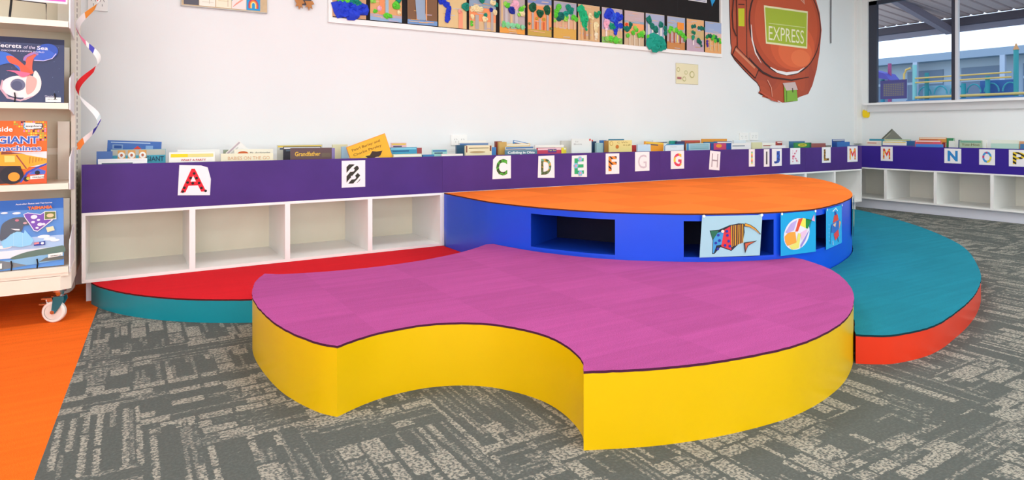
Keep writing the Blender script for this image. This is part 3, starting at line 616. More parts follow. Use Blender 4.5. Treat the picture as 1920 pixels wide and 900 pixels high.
for i, (x0, x1, z0, z1, y, hx) in enumerate(BACK):
    w = x1-x0; zt = (z0+z1)/2; thin = w < 0.13
    zb = 0.705 if zt < 0.96 else 0.705 + max(0, zt-0.705-0.30)*0.0
    t_ = rb.choice([.008, .012, .016, .022]) if not thin else .03
    tilt = math.atan2(z0-z1, w) if abs(z0-z1) > 0.01 else rb.uniform(-.006, .006)
    k = round((y-4.865)/.05)
    pos = ['at the very front', 'near the front', 'near the front', 'in the middle', 'in the middle', 'towards the back', 'towards the back', 'at the back', 'at the back'][min(k, 8)]
    lab = '%s picture book %s of the bin above the %s card' % (NM[hx], pos, near_card((x0+x1)/2))
    # keep clear of the cabinet end panels
    for e_ in (-0.24, 2.26, 4.76, 7.26, 8.51):
        if x0 < e_ < x1:
            if e_-x0 > x1-e_: x1 = e_-0.024
            else: x0 = e_+0.024
        elif 0 <= x0-e_ < .022: x0 = e_+.022
        elif 0 <= e_-x1 < .026: x1 = e_-.026
    w = x1-x0; up = max(0, w*math.sin(tilt)); dn = max(0, -w*math.sin(tilt)); zb += up
    book(lab, (x0, y, zb), 0, w, (z0 if tilt > .01 else zt)-zb, t_, hx, DECO.get(i) or (d_lines(rb.choice(['f2efe6', 'e8c84a', 'c84a4a', '3f6fa8', 'e9e9e9']), rb.choice(['5a6a7a', 'a84a3a', '3a4a6a'])) if rb.random() < .55 and not thin else None), tilt=tilt, lean=-.0)
for i, (y0_, y1_, z0, z1, x, hx) in enumerate(RIGHT):
    w = y0_-y1_; zt = (z0+z1)/2
    row = ['at the front', 'near the front', 'in the middle', 'in the middle', 'in the middle', 'towards the back', 'at the back'][min(6, round((x-8.95)/.05))]
    nc = min(LR, key=lambda l: abs(l[1]-l[3]/2-(y0_+y1_)/2))[0]
    book('%s picture book %s of the window-side bin above its %s card' % (NM[hx], row, nc), (x, y0_, .705), -PI/2, w, zt-.705, .014 if w > .1 else .028, hx,
         d_sage if hx == 'a9bfa0' else (d_lines('f3e9dc', 'c86a4a') if i in (0, 6, 8) else (d_lines('f0d060', 'e9e9e9') if i in (2, 3) else None)))
# two books that stick out at an angle
def d_pearl(a, w, h):
    a.rect(.004, w-.004, h*.0, h-.004, 'efb52e'); a.poly([(.004, 0), (w*.8, 0), (w*.5, h*.55), (.004, h*.5)], 'f2c93c')
    a.text('Pearl Barley and', w*.1, h-.055, w*.72, .026, '6a4410', .0); a.text('Charlie Parsley', w*.1, h-.095, w*.72, .026, '6a4410', .0)
    a.poly([(w*.42, h-.150), (w*.36, h-.118), (w*.47, h-.125), (w*.56, h-.100), (w*.66, h-.116), (w*.80, h-.125), (w*.72, h-.155), (w*.6, h-.165)], '3f2a20'); a.ell(w*.6, h-.175, .03, .02, 'e8c49a', 12); a.ell(w*.14, h-.15, .016, .014, 'a8402c', 10)
book('orange-yellow picture book tipped over and sticking up above the bin', (1.556, 4.90, .735), 0, .335, .245, .012, 'e8952c', d_pearl, tilt=-.335, lean=0)
book('greyish picture book with one corner poking up behind the window-side books', (9.30, 4.82, .84), -PI/2, .2, .2, .01, '7f8074', d_lines('55564a', 'a9a890'), tilt=-.78, lean=0)
book('white booklet with one corner peaking up behind the cream books', (0.72, 5.09, .84), 0, .13, .13, .006, 'e4e2dc', d_lines('b9a9b0', 'c8c8c0'), tilt=-.78, lean=0)

# ------------------------------------------------------------ pin board with collages
FELT = paint('2a2829', 0.05, 8, 0.9, 0.1, .2)
pb = thing('pin_board', 'long black pin board with white frame on the back wall', 'pin board', (1.48, WY, 2.03))
b = MB(); b.box(0.03, 4.94, -0.012, 0, 0.03, 1.15, FELT); b.box(2.995, 2.998, -0.0125, -0.012, 0.03, 1.15, mat('151415')); b.box(4.2, 4.203, -0.0125, -0.012, 0.03, 1.15, mat('151415')); b.build('felt_panel', pb)
b = MB(); fm = mat('f1f0ee', 0.4); b.box(0, 4.985, -0.022, 0, 0, 0.045, fm); b.box(0, 0.035, -0.022, 0, 0.045, 1.18, fm); b.box(4.955, 4.985, -0.022, 0, 0.045, 1.18, fm); b.box(0.035, 4.955, -0.022, 0, 1.15, 1.18, fm); b.build('frame', pb)
def crumple(b, x, z, r, hx, y=-0.012, seed=0, petals=True):
    rr = random.Random(seed); n1, n2 = 5, 9; m = mat(hx, 0.75); vs_ = [(x+rr.uniform(-.2, .2)*r, y-r*.35, z+rr.uniform(-.2, .2)*r)]; vs_[0] = (vs_[0][0], y-min(r, .05)*.35, vs_[0][2])
    for i in range(1, n1):
        f_ = i/(n1-1)
        for k in range(n2):
            a = 2*PI*k/n2; q = r*f_*(1+rr.uniform(-.22, .28)); hh = (1-f_**2)*min(r, .05)*.45*rr.uniform(.4, 1.5) + rr.uniform(0, .15)*r
            vs_.append((x+q*math.cos(a), y-hh if f_ < 1 else y+.001, z+q*math.sin(a)))
    fs = [(0, 1+k, 1+(k+1) % n2) for k in range(n2)]
    for i in range(n1-2):
        for k in range(n2): fs.append((1+i*n2+k, 1+(i+1)*n2+k, 1+(i+1)*n2+(k+1) % n2, 1+i*n2+(k+1) % n2))
    b.add(vs_, fs, m)
G1, G2, T1, EM, NV, BL, PK, CR, TL = '5fd03c', '9ade5c', '0f8a76', '17b87e', '1c2f9c', '1f3fd0', 'f0b4cc', 'efe0b0', '0c9a86'
TAN, ORG, MAU, OLV, SKY, GRY = 'd9b98a', 'f0a468', 'b3a6b4', 'c9a83c', '8fb0d4', 'b0a8a4'
TILES = [
 (1.512, 'collage of bright blue tissue water under green tissue leaves', [(0, 1.3, 'c99a70')], [], [(.3, .22, .25, BL), (.6, .2, .25, BL), (.85, .28, .2, BL), (.2, .3, .2, BL), (.5, .34, .16, BL), (.25, .5, .14, G1), (.45, .55, .14, G1), (.62, .5, .16, T1), (.75, .42, .12, T1), (.72, .38, .07, G2), (.2, .7, .2, G1), (.6, .8, .25, T1)]),
 (1.848, 'collage with a pale blue waterfall stripe and a pink tissue flower', [(0, .12, SKY), (.12, .2, MAU), (.2, 1.3, 'dca46c')], [(.52, .2, 1.3, .1, '9ab8cc'), (.36, .2, 1.3, .16, 'e8905a')], [(.28, .37, .08, PK), (.8, .5, .13, G1), (.15, .27, .06, G1), (.5, .17, .09, G1), (.62, .17, .07, G1), (.9, .3, .06, CR), (.08, .6, .1, G2), (.08, .8, .1, G2), (.9, .7, .1, T1)]),
 (2.202, 'collage with a blue river running between brown cobbled banks', [(0, .14, '6f98cc'), (.14, 1.3, '7a5638')], [(.45, .14, 1.3, .26, '8fa4bc'), (.3, .14, 1.3, .03, 'f0a468'), (.62, .14, 1.3, .04, 'f0a468')], [(.15, .95, .1, T1), (.85, 1.0, .1, T1)]),
 (2.512, 'collage with a trailing chain of blue tissue down pale sand', [(0, 1.3, 'dcc08a')], [(.78, 0, .55, .15, 'f09a78')], [(.08, .8, .1, BL), (.18, .78, .1, BL), (.28, .72, .1, BL), (.36, .62, .09, BL), (.33, .5, .1, BL), (.32, .4, .09, BL), (.3, .28, .09, BL), (.28, .2, .07, BL), (.3, 1.0, .1, T1), (.62, 1.05, .12, 'e8923c'), (.95, .72, .13, T1), (.97, .72, .06, G2), (.75, .55, .06, 'f0a090')]),
 (2.838, 'collage with cream tissue flowers on an orange and blue sky', [(0, .3, TAN), (.3, .75, 'f0925c'), (.75, 1.3, '8aa0b8')], [(.28, .03, .5, .14, GRY), (.6, .03, .4, .1, GRY), (.85, .03, .8, .1, GRY)], [(.25, .7, .13, CR), (.12, .68, .09, CR), (.42, .7, .09, CR), (.1, .42, .08, CR), (.6, .52, .07, T1), (.58, .38, .1, CR), (.82, .72, .07, NV), (.95, .65, .09, CR), (.88, .95, .1, CR), (1.0, .9, .08, T1), (.08, .15, .05, G1), (.08, .25, .05, G1), (.45, 1.0, .1, T1)]),
 (3.182, 'collage with a big pink tissue bloom above a green grass fringe', [(0, .2, 'e8a040'), (.2, 1.3, 'b8a8a8')], [(.25, .3, .85, .11, 'c4bcc0'), (.45, .3, .8, .1, TAN), (.65, .3, .8, .12, 'c4bcc0'), (.08, .3, 1.2, .08, TAN)], [(.3, .93, .11, G1), (.22, .98, .08, G2), (.62, .98, .15, PK), (.5, .93, .1, PK), (.45, .8, .12, NV), (.52, .72, .07, NV), (.85, .85, .1, G1), (.88, .7, .11, CR), (.75, .66, .07, G2), (.95, .95, .06, G2), (.15, .28, .1, '7fd88a'), (.3, .27, .09, '8fdcae'), (.5, .26, .1, '8fdcae'), (.7, .25, .1, '7fd88a'), (.9, .24, .08, '8fdcae')]),
 (3.515, 'collage with three dark green tissue trees with pale centres', [(0, .22, 'c4a448'), (.22, 1.05, 'f59c5c'), (1.05, 1.12, 'd8b49a'), (1.12, 1.3, '7f8fc4')], [(.2, .22, .8, .09, GRY), (.34, .22, .5, .07, 'd0602c'), (.5, .22, .6, .09, GRY), (.66, .22, .5, .07, 'd0602c'), (.82, .22, .8, .09, GRY)], [(.2, .98, .15, '0f5a3c'), (.2, .98, .07, G2), (.5, .78, .15, '0f5a3c'), (.5, .78, .07, G2), (.82, .92, .15, '0f5a3c'), (.82, .92, .07, G2), (.36, .6, .05, OLV), (.66, .6, .06, OLV), (.06, .4, .05, '7f8a4a'), (.95, .3, .05, '7f8a4a')]),
 (3.840, 'collage with lime and deep teal tissue leaves over olive ground', [(0, .38, 'd8a84a'), (.38, .7, 'dca888'), (.7, 1.3, 'a8a4b8')], [(.12, .35, .8, .07, TAN), (.4, .35, .8, .07, TAN), (.65, .35, .95, .07, 'd8c4b0'), (.9, .35, .9, .07, TAN)], [(.2, 1.1, .12, G1), (.12, .95, .1, G1), (.08, .78, .1, G1), (.05, .6, .06, G2), (.62, 1.12, .11, T1), (.72, 1.0, .12, T1), (.8, 1.08, .08, T1), (.3, .78, .15, '0c6e66'), (.2, .7, .1, '0c5e5a'), (.5, .88, .12, TL), (.48, .72, .12, G2), (.55, .78, .08, G1), (.85, .8, .11, G1), (.97, .75, .09, G1)]),
 (4.164, 'collage with emerald paper diamonds and a cream tissue trunk', [(0, 1.3, 'd8b080')], [(.3, .05, .7, .1, 'b8784a'), (.5, .05, .8, .07, '9a7a54'), (.62, .05, .9, .05, 'e8cc90'), (.8, .05, .6, .1, 'efe0c0'), (.15, .05, 1.1, .05, 'e8b070')], [(.12, 1.1, .17, EM), (.2, .95, .17, EM), (.28, .75, .17, EM), (.25, .6, .13, EM), (.35, .42, .06, EM), (.52, .92, .1, CR), (.65, .86, .07, CR), (.82, .98, .12, '0f9a6a'), (.95, 1.08, .07, '0f9a6a'), (.82, .6, .12, CR), (.8, .45, .09, CR), (.82, .25, .08, 'efe4c8'), (.82, .15, .06, 'efe4c8')]),
 (4.495, 'collage with a large blue tissue tree and pink tissue flower', [(0, .22, '8ac060'), (.22, .5, 'd8b088'), (.5, 1.3, 'b4a8c0')], [(.2, .22, .6, .08, 'f0e0d8'), (.4, .22, .5, .06, TAN), (.7, .3, .7, .06, TAN), (.9, .3, .7, .06, TAN)], [(.35, 1.1, .22, BL), (.5, 1.0, .2, '2f5fe0'), (.22, 1.0, .12, BL), (.78, 1.0, .17, BL), (.92, 1.02, .1, BL), (.65, .8, .12, BL), (.68, .65, .1, BL), (.65, .5, .11, BL), (.64, .38, .07, BL), (.9, .7, .1, BL), (.2, .75, .14, PK), (.18, .6, .09, PK), (.18, .5, .06, 'f6dce4'), (.45, .65, .12, '0f9a7a'), (.55, .6, .08, '0f9a7a'), (.4, .15, .12, G1), (.65, .14, .12, G1), (.2, .14, .1, '8ed060'), (.85, .14, .08, '8ed060')]),
 (4.822, 'collage with an orange sunset band and lime tissue rosettes', [(0, .45, 'ccb090'), (.45, .85, 'f5a46a'), (.85, .93, '8fa8bc'), (.93, 1.3, 'c8aeb0')], [(.5, 0, .4, .06, 'd8c8b0'), (.75, 0, .4, .06, 'd8c8b0'), (.25, 0, .4, .06, 'd8c8b0')], [(.1, .78, .07, 'f0502c'), (.3, .78, .1, '0c6e5a'), (.28, .68, .06, '0c6e5a'), (.12, .6, .12, '0c7a66'), (.0, .62, .07, '0c7a66'), (.52, .68, .08, G2), (.6, .6, .08, G1), (.42, .48, .09, G1), (.16, .36, .09, G1), (.72, .42, .1, G1), (.85, .48, .1, G1), (.95, .52, .09, G2), (.9, .4, .07, G1)]),
 (5.150, 'collage with a wide fold of teal cloth across its lower half', [(0, 1.3, 'aab0cc')], [(.15, .4, .95, .07, 'e8dcd0'), (.35, .4, .8, .08, 'f0e8e0'), (.6, .4, .7, .09, 'f0e8e0'), (.8, .4, .95, .08, 'f0e8e0'), (1.0, 0, .5, .06, 'efe0c8')], [(.15, 1.05, .15, '0c7a6a'), (.32, .82, .13, '0c7a6a'), (.52, .7, .13, '0c7a6a'), (.8, .92, .12, '0c7a6a'), (1.02, .78, .1, '0c7a6a'), (1.05, .62, .1, '0c7a6a'), (.12, .36, .1, G1), (.35, .22, .3, TL), (.55, .2, .32, TL), (.75, .18, .26, TL), (.5, .08, .28, TL), (.95, .08, .12, TL), (1.02, .0, .06, TL)]),
 (5.493, 'collage with an orange square sun above lime tissue treetops', [(0, .3, 'c8864a'), (.3, .8, 'c4a8a8'), (.8, 1.3, 'a4b0cc')], [(.15, .25, .7, .06, 'b0522c'), (.38, .25, .7, .07, 'b0522c'), (.72, .25, .6, .08, 'a84a2c'), (.55, .3, .6, .06, 'efd870')], [(.2, .82, .11, G1), (.12, .7, .09, G1), (.35, .75, .08, G2), (.5, .76, .11, G1), (.62, .68, .08, G1), (.75, .68, .1, G1), (.88, .6, .1, G1), (1.0, .5, .08, G1), (.95, .4, .06, '5a9a5a')]),
 (5.825, 'collage with rows of dark teal clouds over pastel bands', [(0, .5, 'c4a8b8'), (.5, .85, 'd0b078'), (.85, 1.3, 'e8b07a')], [(.36, .25, .6, .07, 'efe0e0'), (.7, .85, 1.0, .2, 'c4b0d0')], [(.32, 1.0, .08, '0c7060'), (.44, 1.03, .08, '0c7060'), (.7, .98, .08, '0c7060'), (.85, .97, .1, '0c7060'), (.97, .97, .07, '0c7060'), (.32, .78, .07, '1f8060'), (.42, .76, .07, '1f8060'), (.35, .58, .09, '1f9a7a'), (.33, .5, .05, '1f9a7a'), (.66, .45, .1, '0f6e5a'), (.75, .38, .09, '0f6e5a'), (.83, .25, .05, '0f6e5a')]),
 (6.145, 'collage with a bushy green tissue row beside purple tissue', [(0, .65, 'e8a868'), (.65, .85, 'e8bcb0'), (.85, 1.3, '9fb0d4')], [(.3, .1, .55, .08, TAN), (.55, .1, .55, .08, TAN), (.8, .1, .55, .06, TAN)], [(.1, .65, .08, '1f9a5a'), (.2, .7, .08, '0f6a50'), (.32, .7, .09, '0f6a50'), (.42, .6, .08, G1), (.5, .7, .09, G1), (.62, .66, .09, '1f7a50'), (.6, .52, .08, G1), (.75, .56, .08, '0f6a50'), (.85, .6, .08, G1), (.9, .48, .07, G1), (.1, .48, .06, '5a3aa8'), (.1, .36, .06, '5a3aa8'), (.12, .28, .05, '5a3aa8')]),
]
for ti, (x, lab, bands, trunks, blobs) in enumerate(TILES):
    w, h = 0.298, 0.392; S = w; z = 2.083 - 0.0008*ti
    t = thing('collage_panel', lab + ' on the pin board', 'artwork', (x, WY-0.0245, z), (0, rb.uniform(-.006, .006), 0), 'tissue paper collages on the pin board')
    b = MB(); b.box(0, w, 0, 0.002, 0, h, mat('d8c09a', .7))
    a = Art(b, -0.0003)
    for z0, z1, c in bands: a.rect(0, w, z0*S, min(h, z1*S), pattern('patches', [c, c, c], 12) if 0 else c)
    rr = random.Random(ti*5)
    for _ in range(10):   # pastel strokes
        c = bands[rr.randrange(len(bands))]; x_ = rr.uniform(.02, .6)*w; z_ = rr.uniform(max(.01, c[0]), max(c[0]+.05, min(c[1], 1.25)))*S
        z_ = min(z_, h-.01); col = rr.choice(['e8b48a', 'c8b4c4', 'd8a860', 'b8c0d0', 'e0c4a0'])
        a.stroke([(x_, z_), (x_+.3*w, z_+rr.uniform(-.004, .004))], .006, col)
    for x_, z0, z1, w_, c in trunks: a.rect(max(0, (x_-w_/2)*S), min(w, (x_+w_/2)*S), max(0, z0*S), min(h, z1*S), c)
    if ti == 12: a.rect(w*.55, w*.92, h*.62, h*.84, 'f5922c')
    if ti == 2: a.poly([(w*.3, h*.12), (w*.62, h*.12), (w*.4, h), (w*.2, h)], '93a8c0')
    b.build('backing_card', t)
    for bi, (x_, z_, r_, c) in enumerate(blobs):
        b = MB(); crumple(b, x_*S, z_*S, r_*S*1.05, c, -0.006-.0004*bi, ti*40+bi); b.build('tissue_flower', t)
# paper bits higher on the board
b = MB(); b.box(0, .33, 0, .0012, 0, .28, mat('ece9ee')); a = Art(b, -.0003); a.rect(.02, .31, .012, .02, '6a6a9a'); a.rect(.25, .32, .03, .034, '8a8ab0')
tag(b.build('paper_sheet', loc=(5.858, WY-.0145, 2.693)), 'white paper sheet at the top right of the black pin board', 'paper')
b = MB(); b.prism([(0, .08), (.03, .02), (.045, -.03), (.06, .0), (.1, .05), (.12, .12), (.06, .16), (.0, .14)], 0, .003, mat('1f9ad8'), axis='y'); tag(b.build('paper_cutout', loc=(6.238, WY-.0165, 2.69)), 'blue drop-shaped paper cut-out at the right end of the black pin board', 'paper')

# ------------------------------------------------------------ things on the back wall
t = thing('notice_board', 'tan notice board edge with pinned papers high on the wall, left of the pin board', 'notice board', (.362, WY, 2.062))
b = MB(); b.box(0, .62, -.016, 0, 0, .9, paint('cdb894', .06, 30, .9, .1)); b.build('cork_panel', t)
b = MB(); b.box(0, .62, -.02, 0, -.006, 0, mat('b9b9b6', .4)); b.box(-.006, 0, -.02, 0, -.006, .9, mat('b9b9b6', .4)); b.build('frame', t)
def sheet(x, w, col, lab, deco=None, h=.28):
    b = MB(); b.box(0, w, 0, .001, 0, h, mat(col, .6)); a = Art(b, -.0003)
    if deco: deco(a, w, h)
    tag(b.build('paper_sheet', loc=(x, WY-.0175, 2.07)), lab, 'paper', 'papers on the notice board')
sheet(.376, .104, '5a5c66', 'dark grey sheet, leftmost on the tan notice board')
sheet(.484, .112, 'efede0', 'cream sheet with a faint drawing beside the dark grey sheet', lambda a, w, h: (a.rect(.02, w-.01, .03, .034, 'd8d4c0'), a.stroke([(.07, .02), (.07, .1)], .004, 'c9c4b0')))
sheet(.602, .11, 'ece8cf', 'pale yellowish sheet in the middle of the tan notice board', lambda a, w, h: (a.rect(.015, .09, .05, .055, 'd8cfa8'), a.stroke([(.085, .01), (.085, .08)], .003, 'c8a890')))
def d_pink(a, w, h):
    a.poly([(0, .06), (.04, .1), (.04, h), (0, h)], '2fb8b8')
    for k in range(6): a.stroke([(.01+k*.012, .015+k*.01), (.04+k*.012, .05+k*.01)], .006, 'f0a08a')
sheet(.716, .106, 'f0e4e0', 'white sheet with salmon brush strokes beside the rainbow', d_pink)
def d_rain(a, w, h):
    for r_, c in ((.040, 'a83a6a'), (.033, 'e0603c'), (.026, 'f0a83c'), (.019, 'f0e0a0'), (.012, '1f9ad0')):
        pts = [(w/2+r_*math.cos(PI*k/10)*.95, .045+r_*math.sin(PI*k/10)*1.2) for k in range(11)]
        a.poly([(w/2+r_*.95, .015)] + pts + [(w/2-r_*.95, .015)], c)
sheet(.826, .102, '1f9ad8', 'blue sheet with a painted rainbow on the tan notice board', d_rain)
# hanging paper creature
t = thing('paper_creature', 'dark grey paper creature with fringed brown feet high on the wall', 'decoration', (1.2, WY-.02, 2.14))
b = MB(); b.prism([(0, .09), (.015, .04), (.05, .015), (.1, .02), (.13, .045), (.15, .09), (.15, .3), (0, .3)], 0, .02, mat('4a4c54', .8), axis='y'); b.build('body', t)
for fx in (.035, .115):
    b = MB(); b.prism([(fx-.035, .05), (fx-.02, .02), (fx-.03, -.005), (fx-.008, .005), (fx, -.03), (fx+.01, .0), (fx+.03, -.015), (fx+.022, .02), (fx+.045, .03), (fx+.03, .055)], -.006, .0, mat('b9804a', .8), axis='y'); b.build('foot', t)
# card with rubber rings
b = MB(); b.box(0, .385, 0, .002, 0, .247, mat('e4ddb8')); a = Art(b, -.0003); a.stroke([(.0, .0), (.385, .0), (.385, .247), (0, .247), (0, 0)], .004, 'b9b08a')
for cx_, cz_, r_ in ((.04, .17, .028), (.17, .14, .026), (.275, .12, .042), (.14, .06, .03)):
    a.ell(cx_, cz_, r_, r_, 'b4b070', 18); a.ell(cx_, cz_, r_*.72, r_*.72, 'e4ddb8', 18)
a.rect(.02, .09, .055, .08, 'b06a6a')
tag(b.build('picture_card', loc=(5.66, WY-.004, 1.667)), 'small cream card with pale green rings below the right end of the pin board', 'card')
def outlet(x, z, w, h, lab):
    t = thing('power_outlet', lab, 'power outlet', (x, WY, z), group='power outlets on the back wall')
    b = MB(); b.box(0, w, -.012, 0, 0, h, mat('efefec', .3)); b.build('cover_plate', t)
    for k in (.28, .72):
        b = MB(); a = Art(b, -.0125); 
        a.stroke([(w*k-.014, h*.5), (w*k-.008, h*.62)], .004, '8a8a88'); a.stroke([(w*k+.008, h*.62), (w*k+.014, h*.5)], .004, '8a8a88'); a.rect(w*k-.002, w*k+.002, h*.25, h*.38, '8a8a88'); b.build('socket', t)
outlet(2.652, .958, .17, .1, 'white double power outlet on the wall above the bin left of the C card')
outlet(6.815, .968, .165, .1, 'white outlet on the far wall, left one of the pair above the J card')
outlet(7.025, .972, .16, .1, 'white outlet on the far wall, right one of the pair above the K card')
outlet(-.235, 1.965, .12, .13, 'white outlet plate high on the wall behind the paper twist')
# wall painting, a plain red engine front
def W(p): return (p[0]-6.6, p[1]-1.4)
b = MB(); a = Art(b, 0, .0004)
RD, RD2, OUT = 'b04a2a', 'c4512c', '3a1c16'
sil = [(6.619, 2.9), (6.627, 2.683), (6.631, 2.588), (6.65, 2.22), (6.667, 2.165), (6.655, 2.092), (6.727, 2.016), (6.923, 1.88), (7.073, 1.789), (7.175, 1.735), (7.226, 1.679), (7.24, 1.62), (7.2, 1.60), (7.3, 1.57), (7.27, 1.55), (7.42, 1.53), (7.541, 1.495), (7.62, 1.51), (7.717, 1.482), (7.953, 1.505), (8.09, 1.57), (8.30, 1.62), (8.40, 1.75), (8.50, 1.973), (8.57, 2.232), (8.62, 2.56), (8.575, 2.8), (8.475, 3.0), (8.415, 3.2), (6.62, 3.2)]
RG = pattern('patches', ['a8452a', 'b04a2a', 'b84e2c'], 3)
a.poly([W(p) for p in sil], RG)
a.stroke([W(p) for p in sil[:14]], .014, OUT)
a.ell(*W((7.80, 2.56)), .80, .70, OUT, 40); a.ell(*W((7.805, 2.56)), .775, .675, 'b94c2a', 40)
a.ell(*W((7.82, 2.57)), .70, .62, 'c75530', 40); a.ell(*W((7.95, 2.28)), .50, .34, 'd85e34', 30); a.ell(*W((8.0, 2.2)), .38, .22, 'e56a3c', 24); a.ell(*W((8.12, 2.12)), .22, .12, 'ee7846', 20)
a.stroke([W((7.05+.0, 2.5)), W((7.07, 2.3)), W((7.14, 2.13)), W((7.26, 2.0))], [.01, .03, .025, .005], 'f0e4e0')
a.stroke([W((7.45, 1.955)), W((7.6, 1.905)), W((7.8, 1.885)), W((8.05, 1.92)), W((8.2, 1.99))], [.01, .035, .045, .03, .006], 'f6f0ee')
a.stroke([W((8.05, 3.0)), W((8.2, 2.9)), W((8.15, 3.1))], .04, 'd8a08a')
a.poly([W((7.309, 2.783)), W((8.282, 2.796)), W((8.268, 2.262)), W((7.351, 2.271))], 'efe8b8'); a.poly([W((7.335, 2.758)), W((8.26, 2.770)), W((8.247, 2.290)), W((7.372, 2.296))], 'a9bb34')
a.text('EXPRESS', *W((7.41, 2.325)), .78, .19, 'f0ecc8', .0)
a.stroke([W((7.41, 2.55)), W((8.22, 2.56))], .012, 'cfd88a')
a.poly([W(p) for p in [(6.756, 2.8), (6.948, 2.8), (6.96, 2.046), (6.776, 2.148)]], 'b94e2c'); a.stroke([W(p) for p in [(6.756, 2.9), (6.776, 2.148), (6.96, 2.046), (6.948, 2.9)]], .016, OUT)
a.poly([W(p) for p in [(6.788, 2.687), (6.911, 2.699), (6.911, 2.464), (6.795, 2.457)]], 'c9cc1e'); a.stroke([W(p) for p in [(6.788, 2.74), (6.911, 2.75)]], .014, OUT)
a.stroke([W(p) for p in [(6.70, 2.8), (6.672, 2.6), (6.69, 2.42), (6.752, 2.324)]], .02, OUT)
a.stroke([W((6.703, 2.135)), W((7.17, 1.85))], .15, OUT); a.stroke([W((6.715, 2.128)), W((7.155, 1.86))], .125, 'b9502e'); a.stroke([W((6.73, 2.155)), W((7.12, 1.93))], .03, 'd08a68')
a.stroke([W(p) for p in [(7.0, 2.06), (7.1, 1.98), (7.28, 1.88), (7.5, 1.82), (7.9, 1.80), (8.3, 1.86)]], [.01, .03, .03, .02, .02, .01], OUT)
a.stroke([W(p) for p in [(7.38, 1.78), (7.46, 1.68), (7.48, 1.56)]], .012, 'e8a890')
a.poly([W(p) for p in [(7.731, 1.731), (8.009, 1.724), (8.043, 1.516), (7.744, 1.491)]], '84b43c'); a.stroke([W((7.79, 1.70)), W((7.79, 1.50))], .012, '2a3a1a'); a.poly([W(p) for p in [(7.703, 1.751), (7.981, 1.776), (8.043, 1.67), (7.786, 1.651)]], 'd0b8b4'); a.stroke([W((7.92, 1.69)), W((7.93, 1.63))], .02, OUT)
for k in range(5): a.stroke([W((7.2+k*.06, 1.62-k*.025)), W((7.42+k*.06, 1.56-k*.02))], [.02, .004], 'c4563a')
a.stroke([W((8.835, 3.2)), W((8.828, 2.6)), W((8.831, 2.38))], .022, '5a5a5c')
tag(b.build('wall_painting', loc=(6.6, WY-.001, 1.4)), 'red engine front with yellow-green plate painted on the back wall near the corner', 'wall painting')
# yellow tag at the sill corner
b = MB(); b.prism([(-.05, -.05), (-.03, -.068), (.03, -.066), (.048, -.04), (.05, .03), (.035, .055), (.01, .04), (-.03, .035), (-.052, .01)], -.018, 0, mat('f3cf08', .4), axis='x')
o = b.build('yellow_tag', loc=(WX, 5.335, 1.36)); tag(o, 'small yellow plastic tag on the wall at the corner of the window sill', 'tag')
# purple notice on the window
b = MB(); b.box(0, .376, 0, .002, 0, .278, mat('4f4f90', .5)); a = Art(b, -.0003)
a.rect(.04, .34, .04, .235, '62648e')
for r_ in range(7):
    for c_ in range(9): a.k = 3; a.rect(.05+c_*.032, .07+c_*.032, .05+r_*.026, .062+r_*.026, '8a8a7a')
tag(b.build('window_notice', loc=(9.606, 5.14, 1.562), rot=(0, 0, -PI/2)), 'purple notice with rows of small marks stuck to the window', 'notice')
# ------------------------------------------------------------ fish paintings on the blue bench
def on_bench(x):
    for i in range(len(bo)-1):
        p, q = bo[i], bo[i+1]
        if p[1] < 4.0 and p[0] <= x <= q[0]:
            t_ = (x-p[0])/(q[0]-p[0]); dx, dy = q[0]-p[0], q[1]-p[1]; l = math.hypot(dx, dy)
            return (x, p[1]+t_*dy), (dy/l, -dx/l), math.atan2(dy, dx)
def painting(lab, xm, w, h, ztop, bgc, deco, lean=0.0, off=.014, droop=0.0):
    p, n, ang = on_bench(xm)
    b = MB(); b.prism([(-w/2+droop, -h), (w/2-droop*.2, -h), (w/2, 0), (-w/2, 0)] if not droop else [(-w/2-droop, -h), (w/2-droop, -h+.004), (w/2, .006), (w/2-.03, -.002), (-w/2+.03, -.004), (-w/2, .004)], 0, .0012, mat(bgc, .75, .2), axis='y')
    a = Art(b, -.0003, .0003)
    deco(a, w, h)
    if bgc != '12506c':
        for sx in (-1, 1): a.ell(sx*(w/2-.008), -.002, .009, .009, 'eef4f6', 10)
    o = b.build('fish_painting', loc=(p[0]+n[0]*off, p[1]+n[1]*off, ztop), rot=(lean, 0, ang)); tag(o, lab, 'painting', 'fish paintings on the blue bench')
    return o
